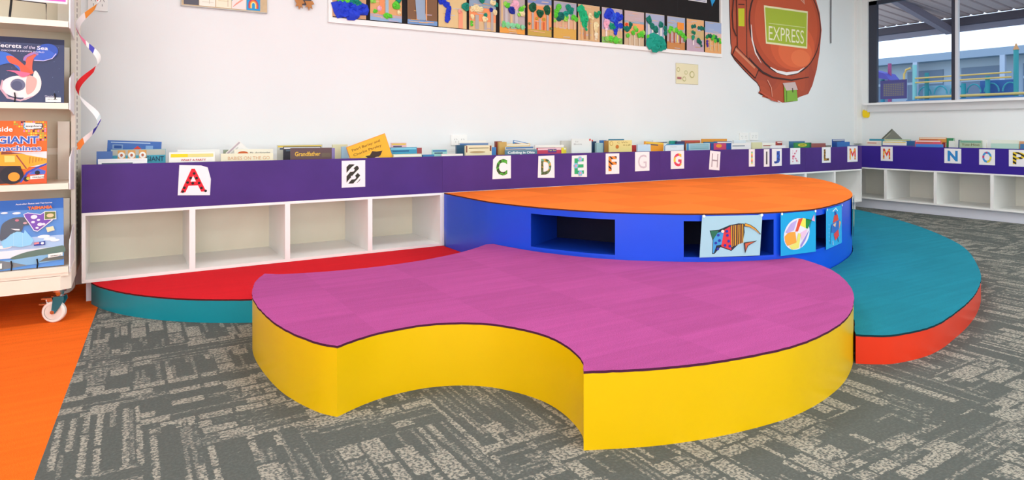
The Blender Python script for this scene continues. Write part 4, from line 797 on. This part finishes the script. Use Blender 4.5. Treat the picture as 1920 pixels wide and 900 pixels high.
def fish1(a, w, h):
    L = lambda p: [(x*w, z*h) for x, z in p]
    body = L([(-.38, -.36), (-.22, -.34), (-.05, -.24), (.1, -.20), (.19, -.21), (.2, -.42), (.17, -.66), (.1, -.70), (-.02, -.86), (-.2, -.76), (-.3, -.92), (-.34, -.92), (-.33, -.6)])
    a.poly(body, '1c2430')
    a.poly(L([(-.37, -.37), (-.23, -.36), (-.27, -.5), (-.33, -.56)]), '1f6a4a'); a.poly(L([(-.32, -.57), (-.25, -.42), (-.14, -.36), (-.18, -.7), (-.27, -.72), (-.31, -.9), (-.33, -.9)]), '3f9ad0')
    a.poly(L([(-.14, -.35), (-.04, -.27), (-.02, -.84), (-.19, -.74)]), 'd8303c')
    for i in range(7): a.poly(L([(-.03+i*.031, -.25+i*.005), (-.012+i*.031, -.25+i*.005), (-.005+i*.03, -.76+i*.015), (-.02+i*.03, -.76+i*.015)]), 'e0a42c' if i % 2 == 0 else 'c07a24')
    for x, z in ((-.24, -.47), (-.22, -.6), (-.28, -.66), (-.25, -.8), (-.09, -.48), (-.07, -.62), (-.13, -.72), (-.05, -.74), (-.1, -.38)): a.ell(x*w, z*h, .009, .009, '23309a', 10)
    a.ell(-.17*w, -.38*h, .011, .010, 'f0d0c0', 10)
    a.stroke(L([(.19, -.23), (.28, -.26), (.37, -.34), (.46, -.47)]), [.022, .016, .012, .004], '2a2220'); a.stroke(L([(.2, -.23), (.28, -.265), (.37, -.35), (.44, -.45)]), [.015, .011, .008, .002], 'd8982c')
    a.poly(L([(.18, -.66), (.4, -.62), (.25, -.74), (.2, -.92), (.19, -.8)]), '2a2220'); a.poly(L([(.2, -.68), (.36, -.64), (.24, -.73), (.21, -.86)]), 'c8603c')
def fish2(a, w, h):
    L = lambda p: [(x*w, z*h) for x, z in p]
    a.ell(-.05*w, -.52*h, w*.37, h*.37, 'e9e4ec', 28, .25)
    a.poly(L([(.0, -.16), (.12, -.15), (-.02, -.46), (-.1, -.46)]), 'e8502c'); a.poly(L([(.12, -.15), (.2, -.17), (.2, -.4), (.04, -.32)]), 'f0e45a'); a.poly(L([(.2, -.17), (.36, -.22), (.26, -.42), (.2, -.4)]), '1f8a3c')
    a.poly(L([(-.4, -.55), (-.3, -.46), (-.1, -.46), (-.06, -.72), (-.32, -.78), (-.38, -.68)]), 'f5a43c'); a.poly(L([(-.28, -.78), (-.07, -.72), (-.02, -.5), (.06, -.52), (.0, -.86), (-.2, -.88)]), 'e8e070')
    a.poly(L([(-.38, -.45), (-.22, -.25), (-.05, -.18), (-.14, -.42), (-.32, -.48)]), 'c0a8dc'); a.poly(L([(.04, -.8), (.26, -.5), (.3, -.46), (.18, -.7), (.06, -.86)]), '9a8ad8'); a.poly(L([(.04, -.5), (.24, -.42), (.22, -.52), (.08, -.68)]), 'ecc0dc')
    a.poly(L([(.36, -.22), (.44, -.08), (.46, -.26)]), 'e8a0c8'); a.stroke(L([(.22, -.18), (.36, -.22), (.3, -.4)]), .004, '223a2a')
def fish3(a, w, h):
    L = lambda p: [(x*w, z*h) for x, z in p]
    a.poly(L([(0, -.12), (.12, -.12), (.2, -.3), (.05, -.32)]), '3a3f9a'); a.stroke(L([(-.1, -.1), (.1, -.04), (.22, -.12)]), .008, 'f0f4f8')
    a.poly(L([(-.02, -.22), (.2, -.2), (.28, -.36), (-.1, -.4)]), 'e0402c'); a.poly(L([(-.2, -.42), (.35, -.36), (.4, -.55), (.1, -.68), (-.22, -.62)]), '2a6ac0'); a.poly(L([(-.1, -.44), (.12, -.4), (.05, -.52)]), 'f0c0a0'); a.poly(L([(.3, -.38), (.42, -.44), (.3, -.62)]), 'f0a06a')
    a.poly(L([(-.05, -.68), (.25, -.6), (.3, -.78), (.05, -.86)]), 'e03a3c'); a.stroke(L([(-.2, -.45), (-.28, -.9)]), .006, '1f2a5a'); a.stroke(L([(.2, -.8), (.25, -.93)]), .008, '1f2a5a'); a.stroke(L([(-.12, -.84), (-.1, -.95)]), .008, 'e8f0f4')
    for k in range(5): a.ell(-.36*w, (-.4-.1*k)*h, .004, .004, 'e8f4f8', 6)
def fish4(a, w, h):
    a.ell(0, -h*.5, w*.3, h*.3, 'e8e0a0', 18); a.poly([(w*.2, -h*.5), (w*.4, -h*.35), (w*.4, -h*.65)], 'd8603c')
painting('pale blue painting of a striped and spotted fish hanging over a cubby opening', 3.262, .40, .262, .566, 'a4cdd6', fish1, lean=.0, off=.012, droop=.018)
painting('bright blue painting of a round patchwork fish on the bench front', 3.745, .335, .272, .566, '22a4da', fish2, off=.010)
painting('narrow-looking blue painting of a red and blue fish, right of the patchwork one', 4.245, .36, .275, .560, '2fa8e0', fish3, off=.010)
painting('dark-edged blue painting seen edge-on at the right end of the blue bench', 4.98, .33, .30, .566, '12506c', fish4, off=.012)

# ------------------------------------------------------------ library trolley
tr_ = thing('book_trolley', 'cream metal library trolley on castors with face-out picture books', 'trolley', (-.27, 4.40, 0))
# local: x from -0.90 to 0 (right side), y from 0 (front) to 0.9
LW = -.92
b = MB(); b.box(LW, 0-.05, 0, .022, .19, .272, CREAM)
b.prism([(-.05, 0), (0, .03), (0, .86), (-.03, .86), (-.03, .05), (-.05, .022)], .19, .30, CREAM); b.box(LW, -.03, .03, .86, .262, .272, CREAM); b.box(LW, -.0, .85, .87, .19, .272, CREAM)
b.build('base_frame', tr_)
b = MB(); b.box(-.022, 0, .36, .92, .30, 2.35, CREAM)
for k in range(50): b.box(-.001, .0008, .50, .535, .40+k*.0375, .40+k*.0375+.023, mat('3a3834'))
b.build('upright_post', tr_)
b = MB(); b.box(LW, -.022, .43, .445, .30, 2.3, paint('d9cfb8', .02, 4, .5)); b.box(LW, -.022, .425, .43, .95, .99, CREAM); b.build('back_panel', tr_)
for z in (.32, .796, 1.254, 1.722):
    b = MB(); b.box(LW, -.012, .0, .42, z-.012, z, CREAM); b.box(LW, -.012, -.004, .012, z-.032, z+.002, CREAM)
    if z < .5: b.box(LW, -.012, .0, .012, z-.05, z-.03, CREAM)
    s_ = b.build('shelf', tr_)
    b = MB(); b.prism([(.01, z-.035), (.355, z-.06), (.355, z+.20), (.28, z+.20), (.04, z+.15), (.01, z+.12)], -.010, -.004, mat('efedf0', .3), axis='x'); b.build('end_bracket', s_)
    b = MB(); b.box(-.09, -.03, .37, .40, z, z+.36, CREAM); b.build('back_upright', s_)
BK = mat('15151a', .4)
for x_, z_, y_ in ((-.255, 1.256, .02), (-.075, 1.256, .02), (-.27, .322, .02), (-.155, .322, .02)):
    b = MB(); b.tube([(x_-.004, y_+.01, z_), (x_, y_-.002, z_+.03), (x_-.003, y_-.004, z_+.055)], .0035, BK, 6); b.build('wire_stop', tr_)
CHR = mat('c8ccd0', .2, .5, 1.0)
for ci, (px_, py_) in enumerate(((-.058, .045), (-.80, .045), (-.058, .80), (-.80, .80))):
    b = MB(); b.disc((0, 0, .183), .034, .014, (0, 0, 1), CHR); b.tube([(0, 0, .178), (0, 0, .150)], [.026, .02], CHR, 14)
    TF = mat('2a7f92', .3, .5, .5); fk = [(-.024, .130), (-.02, .152), (.03, .152), (.034, .13), (.012, .09), (-.014, .053), (-.034, .053), (-.03, .08)]
    for fx in (-.022, .018): b.prism(fk, fx, fx+.004, TF, axis='x')
    b.box(-.022, .022, -.03, .03, .148, .152, CHR)
    c_ = b.build('castor', tr_, loc=(px_, py_, 0), rot=(0, 0, -1.95 + ci*.3))
    b = MB(); n = 32; prof = [(.015, .046), (.015, .056), (.009, .061), (-.009, .061), (-.015, .056), (-.015, .046)]; vs_ = []; wy = -.026
    for k in range(n):
        for qx, qr in prof: vs_.append((qx, wy+qr*math.cos(2*PI*k/n), .061+qr*math.sin(2*PI*k/n)))
    m_ = len(prof); b.add(vs_, [(k*m_+j, k*m_+j+1, ((k+1) % n)*m_+j+1, ((k+1) % n)*m_+j) for k in range(n) for j in range(m_-1)], mat('f0eee8', .35)); b.disc((0, wy, .061), .0462, .022, (1, 0, 0), mat('e6e3da', .35)); b.disc((0, wy, .061), .011, .05, (1, 0, 0), CHR)
    b.build('wheel', c_, smooth=True)
    b = MB(); b.box(-.018, .018, -.085, -.03, .134, .142, CHR); b.box(-.022, .012, -.10, -.05, .102, .109, CHR); b.tube([(0, -.07, .14), (0, -.06, .105)], .006, CHR); b.box(-.012, .012, -.06, -.03, .12, .136, CHR); b.build('brake_pedal', c_)
# face-out books
def cover_sea(a, w, h):
    q = w/.42
    for k in range(60):
        rr_ = random.Random(k); a.k = 1; a.ell(rr_.uniform(.02, w-.01), rr_.uniform(.02, h-.03), .0012, .0012, '8aa8d8', 5)
    a.rect(0, w, h-.03, h, '141c40')
    B = lambda p: (w-.285+p[0]*.000396, h-(p[1]-40)/750*h)
    S_ = lambda l: [B(p) for p in l]
    # nautilus body
    a.ell(*B((225, 610)), .088, .062, 'e9dfe2', 28); a.ell(*B((260, 590)), .075, .055, 'f0e4e2', 24); a.blob(S_([(380, 420), (450, 520), (440, 640), (360, 720), (250, 760), (330, 600)]), 'f0e0dc')
    a.blob(S_([(300, 480), (400, 520), (380, 640), (300, 700), (280, 620)]), 'e8a8a0'); a.ell(*B((190, 590)), .033, .034, '6a6e8a', 20); a.ell(*B((180, 600)), .024, .026, '525878', 20)
    a.stroke(S_([(20, 540), (0, 640), (80, 740), (220, 770), (360, 720)]), [.006, .01, .012, .01, .004], 'c8a0b0')
    # ribbons
    a.blob(S_([(200, 460), (280, 340), (250, 280), (340, 210), (400, 230), (360, 300), (350, 400), (360, 450), (250, 500)]), 'e0604c'); a.blob(S_([(-120, 240), (0, 215), (100, 240), (180, 300), (230, 360), (230, 440), (180, 400), (120, 350), (30, 360), (-60, 400), (-140, 420)]), '3a6ac8')
    a.blob(S_([(60, 270), (140, 270), (260, 360), (350, 450), (240, 480), (200, 380), (100, 340)]), 'e05a40'); a.blob(S_([(60, 430), (150, 428), (250, 440), (330, 460), (240, 500), (150, 450)]), 'e06a90')
    a.ell(*B((520, 190)), .052, .044, '2f52b0', 22, .35); a.blob(S_([(370, 290), (400, 240), (470, 150), (620, 230), (480, 300)]), '3c62c4'); a.stroke(S_([(260, 310), (280, 260), (370, 215), (420, 230)]), .012, '9a78b8'); a.stroke(S_([(370, 300), (480, 302), (580, 270), (625, 210)]), .004, 'c8c0f0')
    a.text('Secrets', *B((-44, 168)), .107, .024, 'f0ecf4', .012); a.text('of the', *B((250, 170)), .052, .018, 'd8d4ec', 0, .15); a.text('Sea', *B((405, 175)), .05, .022, 'f0ecf4', .012)
    a.text('DISCOVER A HIDDEN WORLD', *B((8, 210)), .19, .008, 'd8d4ec', .01)
    a.text('Mandala', *B((500, 722)), .045, .008, 'c8c8dc'); a.rect(*[v for v in (B((505, 0))[0], B((685, 0))[0], B((0, 780))[1], B((0, 728))[1])], 'f0f0ee'); a.text('00123456', *B((530, 757)), .045, .006, '2a2a2a', .02)
def cover_giant(a, w, h):
    B = lambda p: (w-.205+p[0]/540*.205, h-(p[1]-100)/740*h)
    S_ = lambda l: [B(p) for p in l]
    a.rect(0, w, 0, h, 'ee6a22')
    cols = ['3a2a4a', 'f0b43c', 'a8b03c', 'd88ab0', 'f0d23c', 'e8763c']; rr_ = random.Random(5)
    for gx in range(14):
        for gz in range(9):
            px, pz = 145+gx*28, 105+gz*26
            if px < 525 and pz < 345 and pz < 110+ (px-100)*.65: a.k = 2; a.poly(S_([(px, pz), (px+22, pz), (px+22, pz+20), (px, pz+20)]), cols[rr_.randrange(6)])
    a.k = 3
    a.poly(S_([(260, 120), (480, 125), (490, 185), (470, 200), (270, 195)]), 'e9ecec'); a.stroke(S_([(400, 128), (480, 132), (490, 165), (470, 192), (380, 196)]), .005, '1c1c24'); a.stroke(S_([(290, 195), (262, 170), (275, 130)]), .005, '3fa8d8'); a.text('explore', *B((285, 176)), .078, .012, '3a4a3a', .02)
    a.poly(S_([(0, 470), (540, 460), (540, 640), (0, 640)]), 'dfe0e4')
    a.poly(S_([(30, 450), (120, 470), (270, 490), (300, 500), (540, 545), (540, 600), (330, 640), (300, 670), (0, 620), (-60, 620), (-60, 470)]), 'f0a82c'); a.poly(S_([(10, 455), (120, 468), (270, 485), (120, 490), (0, 490)]), '8a4a3a')
    a.poly(S_([(40, 505), (160, 510), (165, 580), (45, 580)]), 'f5d070'); a.stroke(S_([(180, 500), (300, 660)]), .006, '9a4a3c')
    for k in range(6): a.stroke(S_([(340+k*36, 520+k*5), (335+k*36, 600-k*8)]), .003, 'a8722c')
    a.poly(S_([(-60, 620), (230, 625), (250, 700), (180, 820), (-60, 830)]), '3a2a34')
    a.ell(*B((130, 730)), .052, .050, '20202c', 24); a.ell(*B((155, 750)), .026, .025, 'f0982c', 18)
    a.poly(S_([(220, 815), (300, 700), (420, 640), (540, 600), (540, 620), (430, 660), (330, 710), (240, 820)]), '3a4ab0'); a.poly(S_([(240, 822), (330, 712), (430, 662), (540, 622), (540, 830)]), 'e8562c')
    a.poly(S_([(330, 720), (370, 690), (440, 660), (530, 690), (520, 730), (340, 730)]), '4a6ac8'); a.ell(*B((430, 710)), .012, .012, '1c1c28', 12); a.ell(*B((300, 780)), .013, .014, '26262e', 14); a.ell(*B((320, 775)), .008, .009, 'c8b83c', 10)
    a.poly(S_([(345, 745), (510, 735), (512, 778), (345, 785)]), 'efece4'); a.text('0045678', *B((370, 770)), .055, .007, '2a2a2a', .02)
    a.text('Inside', *B((-105, 228)), .092, .028, 'f6f2ea', .02)
    a.text('GIANT', *B((-45, 372)), .188, .046, 'efe8f0', .09); a.text('GIANT', *B((-41, 368)), .184, .042, '2f5fb8', .03)
    a.text('machines', *B((-55, 455)), .203, .033, 'efe8f0', .08); a.text('machines', *B((-51, 450)), .199, .029, '3f6ab8', .02)
def cover_tas(a, w, h):
    B = lambda p: (w-.285+p[0]/635*.285, h-(p[1]-60)/740*h)
    S_ = lambda l: [B(p) for p in l]
    a.rect(0, w, 0, h, '5a92d8'); a.rect(0, w, h*.85, h, '2a6ac4'); a.rect(0, w, h*.28, h*.45, 'a8c8ec'); a.rect(0, w, h*.17, h*.28, 'e0e8f2')
    for x_, z_, r_ in ((160, 200, .012), (430, 470, .018), (490, 500, .018), (545, 520, .014), (40, 190, .01), (40, 550, .02)): a.ell(*B((x_, z_)), r_*1.6, r_*.5, 'eef2f8', 12)
    a.blob(S_([(100, 670), (240, 625), (400, 605), (560, 590), (635, 590), (635, 665), (400, 670), (240, 690), (140, 690)]), '5f7a70'); a.poly(S_([(-150, 700), (140, 690), (400, 672), (635, 660), (635, 735), (-150, 800)]), '7fb4dc'); a.poly(S_([(-150, 700), (0, 690), (120, 720), (250, 760), (300, 760), (-150, 800)]), '7a8288'); a.poly(S_([(380, 740), (450, 700), (635, 700), (635, 735)]), '6a706a')
    a.blob(S_([(5, 480), (0, 400), (20, 310), (80, 265), (150, 245), (240, 250), (290, 290), (285, 330), (230, 340), (200, 400), (80, 440)]), '55606e'); a.poly(S_([(100, 360), (190, 370), (190, 385), (150, 380)]), 'e8ecf0'); a.ell(*B((165, 275)), .009, .007, 'c87a90', 10); a.ell(*B((245, 310)), .010, .006, 'c8a0a8', 10)
    a.poly(S_([(5, 490), (60, 460), (100, 420), (160, 395), (200, 400), (230, 420), (240, 380), (270, 420), (330, 500), (300, 550), (200, 565), (120, 545), (30, 560)]), '8fd0f4'); a.stroke(S_([(130, 400), (130, 550)]), .001, 'b8e4fa'); a.stroke(S_([(220, 410), (220, 560)]), .001, 'b8e4fa')
    a.poly(S_([(228, 215), (270, 198), (400, 225), (440, 200), (530, 205), (525, 300), (470, 340), (430, 370), (370, 412), (330, 400), (290, 330), (240, 250)]), 'e8e8f4'); a.poly(S_([(236, 218), (270, 206), (400, 232), (440, 210), (515, 215), (510, 295), (460, 335), (370, 402), (336, 392), (300, 330), (250, 250)]), '7a52b8')
    for x_, z_, r_ in ((325, 305, .007), (380, 285, .006), (335, 250, .012), (395, 335, .010), (430, 335, .007), (365, 370, .006)): a.ell(*B((x_, z_)), r_*1.3, r_, 'e8e4f0', 8)
    a.poly(S_([(440, 195), (560, 200), (562, 290), (437, 290)]), 'f4f4ee'); a.poly(S_([(446, 203), (554, 207), (554, 282), (444, 282)]), '6a7a3c'); a.ell(*B((500, 245)), .017, .011, 'e8c8a0', 12)
    a.poly(S_([(455, 375), (530, 362), (545, 410), (470, 425)]), 'e8dfb8'); a.poly(S_([(332, 525), (447, 518), (447, 560), (332, 563)]), '2a3f9a'); a.poly(S_([(335, 528), (385, 524), (385, 545), (335, 548)]), 'e08a90'); a.ell(*B((418, 540)), .008, .007, 'f0f0f4', 10)
    a.text('Australian States and Territories', *B((155, 112)), .165, .009, 'e8eefa', .015); a.text('TASMANIA', *B((275, 170)), .112, .018, 'f0782c', .05)
    a.poly(S_([(475, 665), (625, 655), (625, 692), (475, 705)]), 'eef0ee'); a.text('0098765', *B((500, 692)), .05, .006, '2a2a2a', .02); a.poly(S_([(-60, 720), (18, 716), (18, 770), (-60, 775)]), 'eef0ee')
TX, TY = -.27, 4.40
book('dark navy picture book with a glowing shell, face out on the upper trolley shelf', (-.305-.415, TY+.028, 1.257), 0, .415, .365, .012, '1a2858', cover_sea, lean=-.05, group='face-out books on the trolley')
book('orange picture book with a yellow dump truck, face out on the middle trolley shelf', (-.385-.28, TY+.028, .799), 0, .28, .355, .008, 'ee6a22', cover_giant, lean=-.05, group='face-out books on the trolley')
book('large blue picture book with a purple island map, face out on the lowest trolley shelf', (-.305-.40, TY+.028, .323), 0, .40, .385, .012, '3f7ad0', cover_tas, lean=-.05, tilt=-.012, group='face-out books on the trolley')
t = thing('book_easel', 'black wire easel on the top trolley shelf', 'easel', (-.50, TY+.06, 1.722))
b = MB(); b.tube([(-.055, 0, .004), (-.045, -.005, .12)], .006, BK, 6); b.tube([(-.055, 0, .004), (.11, 0, .004), (.11, .0, .1)], .003, BK, 6); b.tube([(-.055, -.02, .108), (.11, -.02, .100)], .003, BK, 6); b.tube([(.11, 0, .1), (.11, -.02, .1)], .003, BK, 6); b.tube([(-.05, 0, .108), (-.05, -.02, .108)], .003, BK, 6); b.build('wire_frame', t)
def cover_pink(a, w, h):
    a.rect(.012, w-.008, .012, h-.01, 'd8a8dc'); a.rect(w*.6, w-.008, .012, h-.01, 'e078c8'); a.rect(w*.8, w-.008, .012, h-.01, 'e85ac0')
book('white-bordered pink picture book held up by the wire easel', (-.72, TY+.043, 1.829), 0, .43, .36, .008, 'f2f0f4', cover_pink, lean=-.03, group='face-out books on the trolley')

# twisted paper streamer
pt = thing('paper_streamer', 'twisted paper streamer with red, blue and orange drawings hanging beside the trolley', 'decoration', (-.197, 4.62, .955))
Wm = mat('f2f1ef', .7)
b = MB(); N = 260; Hh = 1.45; prev = None
zones = [(.02, .06, 'f08a3c'), (.095, .14, '3a3aa8'), (.145, .16, 'c8dce0'), (.26, .36, 'e0282c'), (.44, .46, '4a4ab8'), (.47, .52, 'e87a9a'), (.58, .62, 'f09a3c'), (.66, .70, 'd8303c'), (.70, .78, '3f8ad0'), (.86, .9, '3a9a6a')]
for i in range(N+1):
    f_ = i/N; z = f_*Hh; a_ = 2*PI*z/.372 + 2.9; r_ = .056
    c = Vector((r_*math.cos(a_), r_*.8*math.sin(a_), z)); d = Vector((-math.sin(a_)*.6, math.cos(a_)*.5, .75)).normalized()
    rad = Vector((math.cos(a_), math.sin(a_), 0)); wd = (Vector((0, 0, 1))*.5 + rad*.25 - d*.0).normalized()*(.020 if f_ > .03 else .004)
    cur = (c-wd, c+wd)
    if prev:
        m_ = Wm
        for z0, z1, hx in zones:
            if z0 <= f_ < z1: m_ = mat(hx, .7)
        b.face([prev[0], cur[0], (cur[0]+cur[1])/2, (prev[0]+prev[1])/2], m_); b.face([(prev[0]+prev[1])/2, (cur[0]+cur[1])/2, cur[1], prev[1]], m_)
    prev = cur
o = b.build('paper_twist', pt)
md = o.modifiers.new('thickness', 'SOLIDIFY'); md.thickness = .0006
b = MB(); b.tube([(0, 0, 1.40), (0, 0, 3.4-.955)], .0012, mat('e0e0e0'), 5); b.build('string', pt)

# ------------------------------------------------------------ outside the window
rt = thing('verandah_roof', 'corrugated verandah roof with dark fascia and steel brace outside the window', 'roof', (9.75, 0, 0))
b = MB(); RM = mat('d6c4c0', .6); n = 0
y = -1.0
while y < 9.5:
    for dy, dz in ((0, 0), (.14, 0), (.155, .03), (.185, .03)):
        pass
    pts = [(y, 0), (y+.15, 0), (y+.165, .03), (y+.19, .03), (y+.205, 0)]
    for k in range(4):
        (ya, za), (yb, zb_) = pts[k], pts[k+1]
        b.face([(0, ya, 3.30+za), (2.7, ya, 3.085+za), (2.7, yb, 3.085+zb_), (0, yb, 3.30+zb_)], RM)
    y += .205
b.build('roof_sheet', rt)
b = MB(); b.box(2.6, 2.72, -1, 9.5, 2.93, 3.06, mat('4a4a58', .5)); b.build('eave_beam', rt)
b = MB(); b.box(2.72, 2.76, -1, 9.5, 2.83, 2.93, mat('8a8fa4', .5)); b.build('gutter', rt)
b = MB(); b.prism([(.2, 3.30), (.35, 3.40), (2.66, 2.93), (2.66, 2.80)], 5.40, 5.50, mat('8f8a98', .5), axis='y'); b.build('brace', rt)
b = MB(); b.box(.3, .38, -1, 9.5, 3.16, 3.27, mat('5a5058', .5)); b.build('purlin', rt)
bd = thing('school_building', 'long low grey-blue building with dark windows beyond the playground', 'building', (28, 0, 0))
b = MB(); b.box(0, 4, -10, 26, 0, 3.87, mat('b2c4ce', .8)); b.build('wall', bd)  # haze over the view is put into paler building colours
b = MB(); b.box(-.6, 5, -10.5, 26.5, 3.87, 4.16, mat('a6b8c2', .7)); b.build('roof', bd)
yy = 4.5
while yy < 24:
    b = MB(); b.box(-.04, 0, yy, yy+1.35, 1.2, 3.55, mat('73889a', .4)); w_ = b.build('window', bd); b = MB(); b.box(-.06, -.04, yy, yy+1.35, 3.0, 3.1, mat('b8c8d0')); b.build('transom', w_); yy += 2.0
for yy in (7.2, 10.2, 13.2, 16.2, 19.2):
    b = MB(); b.box(-.62, -.48, yy, yy+.16, 0, 3.87, mat('c8d4dc')); b.build('verandah_post', bd)
pg = thing('climbing_frame', 'teal and yellow playground climbing frame seen through the window', 'playground equipment', (19, 0, 0))
TE, YE = mat('4aacb0', .5), mat('f0c468', .5)  # haze mixed into the paler frame colours
for y_, h_, c_ in ((9.22, 2.95, '8fd0c4'), (8.9, 2.7, '2a8a8a'), (8.0, 2.35, '2a9a9c'), (6.84, 3.12, '3a9f98'), (7.45, 2.5, '2a9a9c'), (10.1, 2.6, '2a8fa0')):
    b = MB(); b.tube([(0, y_, 0), (0, y_, h_)], .055, mat(c_, .5), 10); b.build('post', pg)
b = MB(); b.tube([(0, 6.84, 3.12), (0, 6.84, 3.28)], [.07, .01], mat('e0a060'), 8); b.build('post_cap', pg)
for z_ in (2.44, 2.56):
    b = MB(); b.tube([(-.1, 6.9, z_), (-.1, 9.15, z_)], .022, YE, 8); b.build('rail', pg)
for z_ in (2.02, 1.72):
    b = MB(); b.tube([(-.1, 4.5, z_), (-.1, 9.15, z_)], .035, YE, 8); b.build('rail', pg)
b = MB(); b.tube([(-.1, 9.45, 2.1), (-.1, 9.45, 2.7), (-.1, 9.40, 2.82), (-.1, 9.28, 2.86)], .03, YE, 8); b.build('grab_arch', pg)
for y_ in (9.0, 8.6, 8.2, 7.8, 7.4, 7.0):
    b = MB(); b.tube([(.1, y_+.16*math.cos(PI*k/10), 2.1+.22*math.sin(PI*k/10)) for k in range(11)], .02, TE, 6); b.build('hoop_rail', pg)
b = MB(); b.box(-.3, .8, 6.5, 9.3, 1.85, 1.95, mat('3f7fa8')); b.build('deck', pg)
b = MB(); b.box(.2, .26, 8.2, 9.1, 1.95, 2.35, mat('9ac4cc')); b.box(.2, .26, 6.95, 7.7, 1.95, 2.4, mat('3f6fa8')); b.build('play_panel', pg)
b = MB(); b.prism([(9.75, 2.55), (10.6, 2.75), (10.5, 2.95), (9.9, 2.75)], -.3, .3, mat('5a50a0'), axis='x'); b.build('slide_hood', pg)
b = MB(); b.tube([(0, 9.9, 1.5), (0, 9.9, 3.05)], .05, mat('b0507a'), 8); b.build('marker_pole', pg)
b = MB(); b.face([(9.7, -30, -.05), (60, -30, -.05), (60, 50, -.05), (9.7, 50, -.05)], paint('8a9288', .1, 1)); o = b.build('ground'); struct(o)
